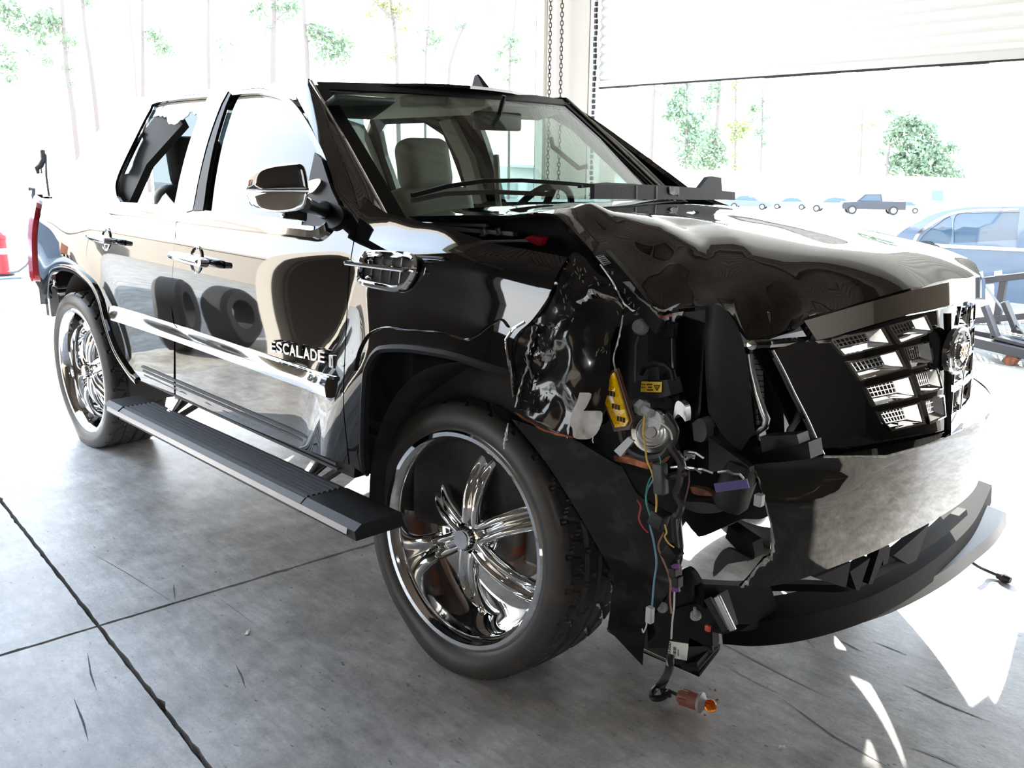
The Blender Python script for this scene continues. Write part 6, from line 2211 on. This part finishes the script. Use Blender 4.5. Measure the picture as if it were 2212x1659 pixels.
# tag with barcode
bigp = Surf('y', lambda x, z: -.93+.1*(x-3.8), -.93, -1)
tg = rel(panel('paper_tag', bigp, [(1446, 1385, 1), (1487, 1391, 1), (1483, 1427, 1), (1441, 1419, 1)], WHITE, h1, (), .05, .0012), h1)
def ink(u1, v1, u2, v2, w):
    o = B().beam(bigp.P(*bigp.hit(u1, v1), .0009), bigp.P(*bigp.hit(u2, v2), .0009), w, .0006, (0, -1, 0)).obj('print_bar', INK, h1)
    rel(o, h1)
    o.parent = tg
    return o
random.seed(8)
for k in range(10):
    v = 1397+2.3*k
    ink(1455-.12*k, v, 1461-.12*k, v+1, random.choice((.001, .0018, .0026)))
for k in range(5):
    ink(1465-.1*k, 1403+3*k, 1466.5-.1*k, 1405+3*k, .002)
def small_text(txt, p0, p1, h, root, par, surf, m, ori=None):
    A, Bp = surf.P(*surf.hit(*p0), .0012), surf.P(*surf.hit(*p1), .0012)
    X = (Bp-A).normalized()
    Zn = surf.N(*surf.hit(*p0))
    Y = Zn.cross(X)
    cu = bpy.data.curves.new('digits', 'FONT')
    cu.body = txt
    cu.extrude = .01
    cu.offset = .02
    o = bpy.data.objects.new('digits', cu)
    me = bpy.data.meshes.new_from_object(o)
    bpy.data.objects.remove(o)
    w = max(v.co.x for v in me.vertices)
    hh = max(v.co.y for v in me.vertices)
    L = (Bp-A).length
    R = Matrix((X, Y, Zn)).transposed()
    for v in me.vertices:
        v.co = R @ Vector((v.co.x/w*L, v.co.y/hh*h, v.co.z*.02))+A-Vector(root.location)
    me.materials.clear()
    return obj('digits', me, m, par)
small_text('05200', (1447.5, 1418), (1450.5, 1388), .008, h1, tg, bigp, INK)
# lower tail with amber bulb resting on the floor
bulb = thing_at('bulb_socket', 'amber lamp bulb in a brown socket lying on the floor below the harness', 'bulb', at(1490, 1520, 'z', .03))
def zline(pts):
    return [at(u, v, 'z', z) for u, v, z in pts]
def ztube(name, pts, r, m, root, seg=8):
    P = zline(pts)
    out = []
    for i in range(len(P)-1):
        p0, p1, p2, p3 = P[max(0, i-1)], P[i], P[i+1], P[min(len(P)-1, i+2)]
        for k in range(5):
            t = k/5
            out.append(.5*((2*p1)+(p2-p0)*t+(2*p0-5*p1+4*p2-p3)*t*t+(3*p1-p0-3*p2+p3)*t**3))
    out.append(P[-1])
    return rel(B().tube(out, r, seg).obj(name, m, root, True), root)
a0 = at(1448, 1420, 'y', -.93)
ztube('cable', [(1448, 1418, a0.z), (1444, 1450, a0.z-.05), (1428, 1475, .05), (1410, 1495, .018), (1412, 1508, .014), (1432, 1506, .014), (1446, 1494, .016)], .010, LOOM, h1)
ztube('cable', [(1446, 1438, a0.z-.02), (1442, 1462, .09), (1432, 1485, .03), (1435, 1498, .014), (1450, 1502, .014)], .008, LOOM, h1)
sa_, sb_ = at(1466, 1503, 'z', .028), at(1512, 1517, 'z', .032)
ztube('lead', [(1432, 1490, .016), (1448, 1493, .018), (1466, 1502, .026)], .006, GREENW if False else LOOM, bulb)
ax = (sb_-sa_)
L = ax.length
BROWN = mat('brown_socket', (.32, .12, .08), .5, bump=.3, bscale=60)
rel(B().lathe([(.001, -.002), (.018, 0), (.022, .01), (.022, L*.45), (.026, L*.5), (.026, L), (.001, L)], sa_, ax, 20).obj('socket', BROWN, bulb, True), bulb)
for k in range(6):
    an = k*math.pi/3
    o1 = ax.normalized().orthogonal().normalized()
    o2 = ax.normalized().cross(o1)
    d = (o1*math.cos(an)+o2*math.sin(an))*.023
    rel(B().beam(sa_+ax*.12+d, sa_+ax*.48+d, .004, .004).obj('socket_rib', BROWN, bulb), bulb)
rel(B().lathe([(.028, L-.004), (.031, L), (.031, L+.006), (.022, L+.012), (.014, L+.02)], sa_, ax, 24).obj('seal_ring', GREYC, bulb, True), bulb)
AMG = mat('amber_glass', (.85, .18, .01), .03, trans=.75, ior=1.35)
bc = sa_+ax.normalized()*(L+.034)
rel(obj('glass_bulb', rough_blob(bc, .019, (1, 1, 1), 1, 0, 3), AMG, bulb), bulb)
rel(B().tube([sa_+ax.normalized()*(L+.01), bc], .006, 8).obj('filament_stem', mat('amber_stem', (.8, .3, .1), .3), bulb, True), bulb)
# thin coloured leads
h2 = thing_at('lamp_leads', 'thin blue, green and yellow leads dangling left of the black harness', 'wiring', at(1410, 1100, 'y', -.9))
wire(h2, 'blue_wire', [(1415, 1010), (1412, 1035), (1398, 1058), (1396, 1085), (1404, 1112), (1404, 1135), (1412, 1170), (1418, 1215), (1413, 1255), (1410, 1290), (1408, 1316)], .0024, BLUEW, -.91)
wire(h2, 'green_wire', [(1424, 985), (1427, 1000), (1418, 1015), (1404, 1035), (1396, 1062), (1398, 1092), (1402, 1110)], .0018, GREENW, -.915)
wire(h2, 'yellow_wire', [(1392, 898), (1390, 930), (1394, 965), (1398, 995), (1408, 1020), (1414, 1045), (1418, 1080), (1417, 1106)], .0024, YELW, -.92)
wire(h2, 'red_wire', [(1376, 1080), (1384, 1094), (1380, 1120), (1390, 1140), (1400, 1150)], .0022, REDW, -.91)
wire(h2, 'grey_wire', [(1410, 905), (1430, 915), (1447, 930), (1452, 950)], .0022, WHW, -.93)
wire(h2, 'yellow_wire', [(1436, 1133), (1440, 1150), (1436, 1160), (1446, 1175), (1456, 1182)], .0020, YELW, -.92)
rel(obj('clear_plug', rbox(tuple(at(1404, 1328, 'y', -.92)), (.018, .016, .042), .003), mat('clear_plug', (.5, .52, .52), .15), h2), h2)
wire(h2, 'hook_wire', [(1397, 1340), (1396, 1352), (1390, 1366), (1387, 1358)], .0018, WHW, -.92)
rel(obj('relay', rbox(tuple(at(1427, 1034, 'y', -.91)), (.030, .025, .075), .004, 2, Matrix.Rotation(-.12, 3, 'Y')), mat('relay_grey', (.055, .058, .062), .4), h2), h2)
rel(obj('relay', rbox(tuple(at(1423, 1122, 'y', -.91)), (.04, .03, .04), .004, 2, Matrix.Rotation(.3, 3, 'Y')), PLASTIC2, h2), h2)
rel(obj('relay', rbox(tuple(at(1452, 1196, 'y', -.91)), (.038, .03, .04), .004, 2, Matrix.Rotation(.6, 3, 'Y')), PLASTIC, h2), h2)
rel(B().tube([at(1438, 1032, 'y', -.90), at(1462, 1029, 'y', -.90), at(1482, 1023, 'y', -.90)], .006, 8).obj('plug_arm', PLASTIC2, h2, True), h2)
# cable and plug on the sunlit floor at the right
pl = thing_at('floor_cable', 'short black cable with a plug end on the sunlit floor right of the bumper', 'cable', at(2140, 1235, 'z', 0))
ztube('cable', [(2090, 1208, .06), (2110, 1222, .04), (2130, 1232, .02), (2158, 1244, .012)], .006, LOOM, pl)
rel(B().tube(zline([(2156, 1243, .016), (2172, 1250, .016), (2183, 1254, .016)]), [.014, .017, .012], 10).obj('plug', PLASTIC2, pl, True), pl)
rel(B().tube(zline([(2167, 1247, .016), (2170, 1249, .016)]), .0175, 10).obj('brown_ring', RUST, pl, True), pl)
# paper scraps on the floor
sc1 = thing_at('paper_scrap', 'tiny white paper scrap on the slab left of the front wheel', 'scrap', at(535, 1366, 'z', 0))
rel(B().prism([at(u, v, 'z', z) for u, v, z in ((528, 1372, .001), (533, 1362, .006), (540, 1360, .002), (536, 1370, .004))], (0, 0, .001)).obj('scrap', WHITE, sc1), sc1)
sc2 = thing_at('broken_clip', 'tiny white broken clip on the floor at the bottom right', 'scrap', at(1690, 1612, 'z', 0))
rel(B().prism([at(u, v, 'z', .004) for u, v in ((1682, 1618), (1684, 1609), (1690, 1613), (1695, 1609), (1697, 1618), (1690, 1614))], (0, 0, .002)).obj('clip', WHITE, sc2), sc2)
rel(B().beam(at(1688, 1606, 'z', .006), at(1694, 1599, 'z', .010), .003, .002).obj('clip_pin', WHITE, sc2), sc2)
random.seed(17)
CHL = ('small orange plastic chip on the floor just below the amber bulb', 'small orange plastic chip on the floor close right of the amber bulb', 'small orange plastic chip on the floor above right of the amber bulb')
for k, (u, v) in enumerate(((1523, 1544), (1549, 1511), (1545, 1490))):
    s_ = thing_at('amber_chip', CHL[k], 'chip', at(u, v, 'z', .002), 'orange chips near the amber bulb')
    rel(B().box(at(u, v, 'z', .002), (random.uniform(.004, .008), random.uniform(.004, .006), .003), Matrix.Rotation(k, 3, 'Z')).obj('chip', ORANGEP, s_), s_)
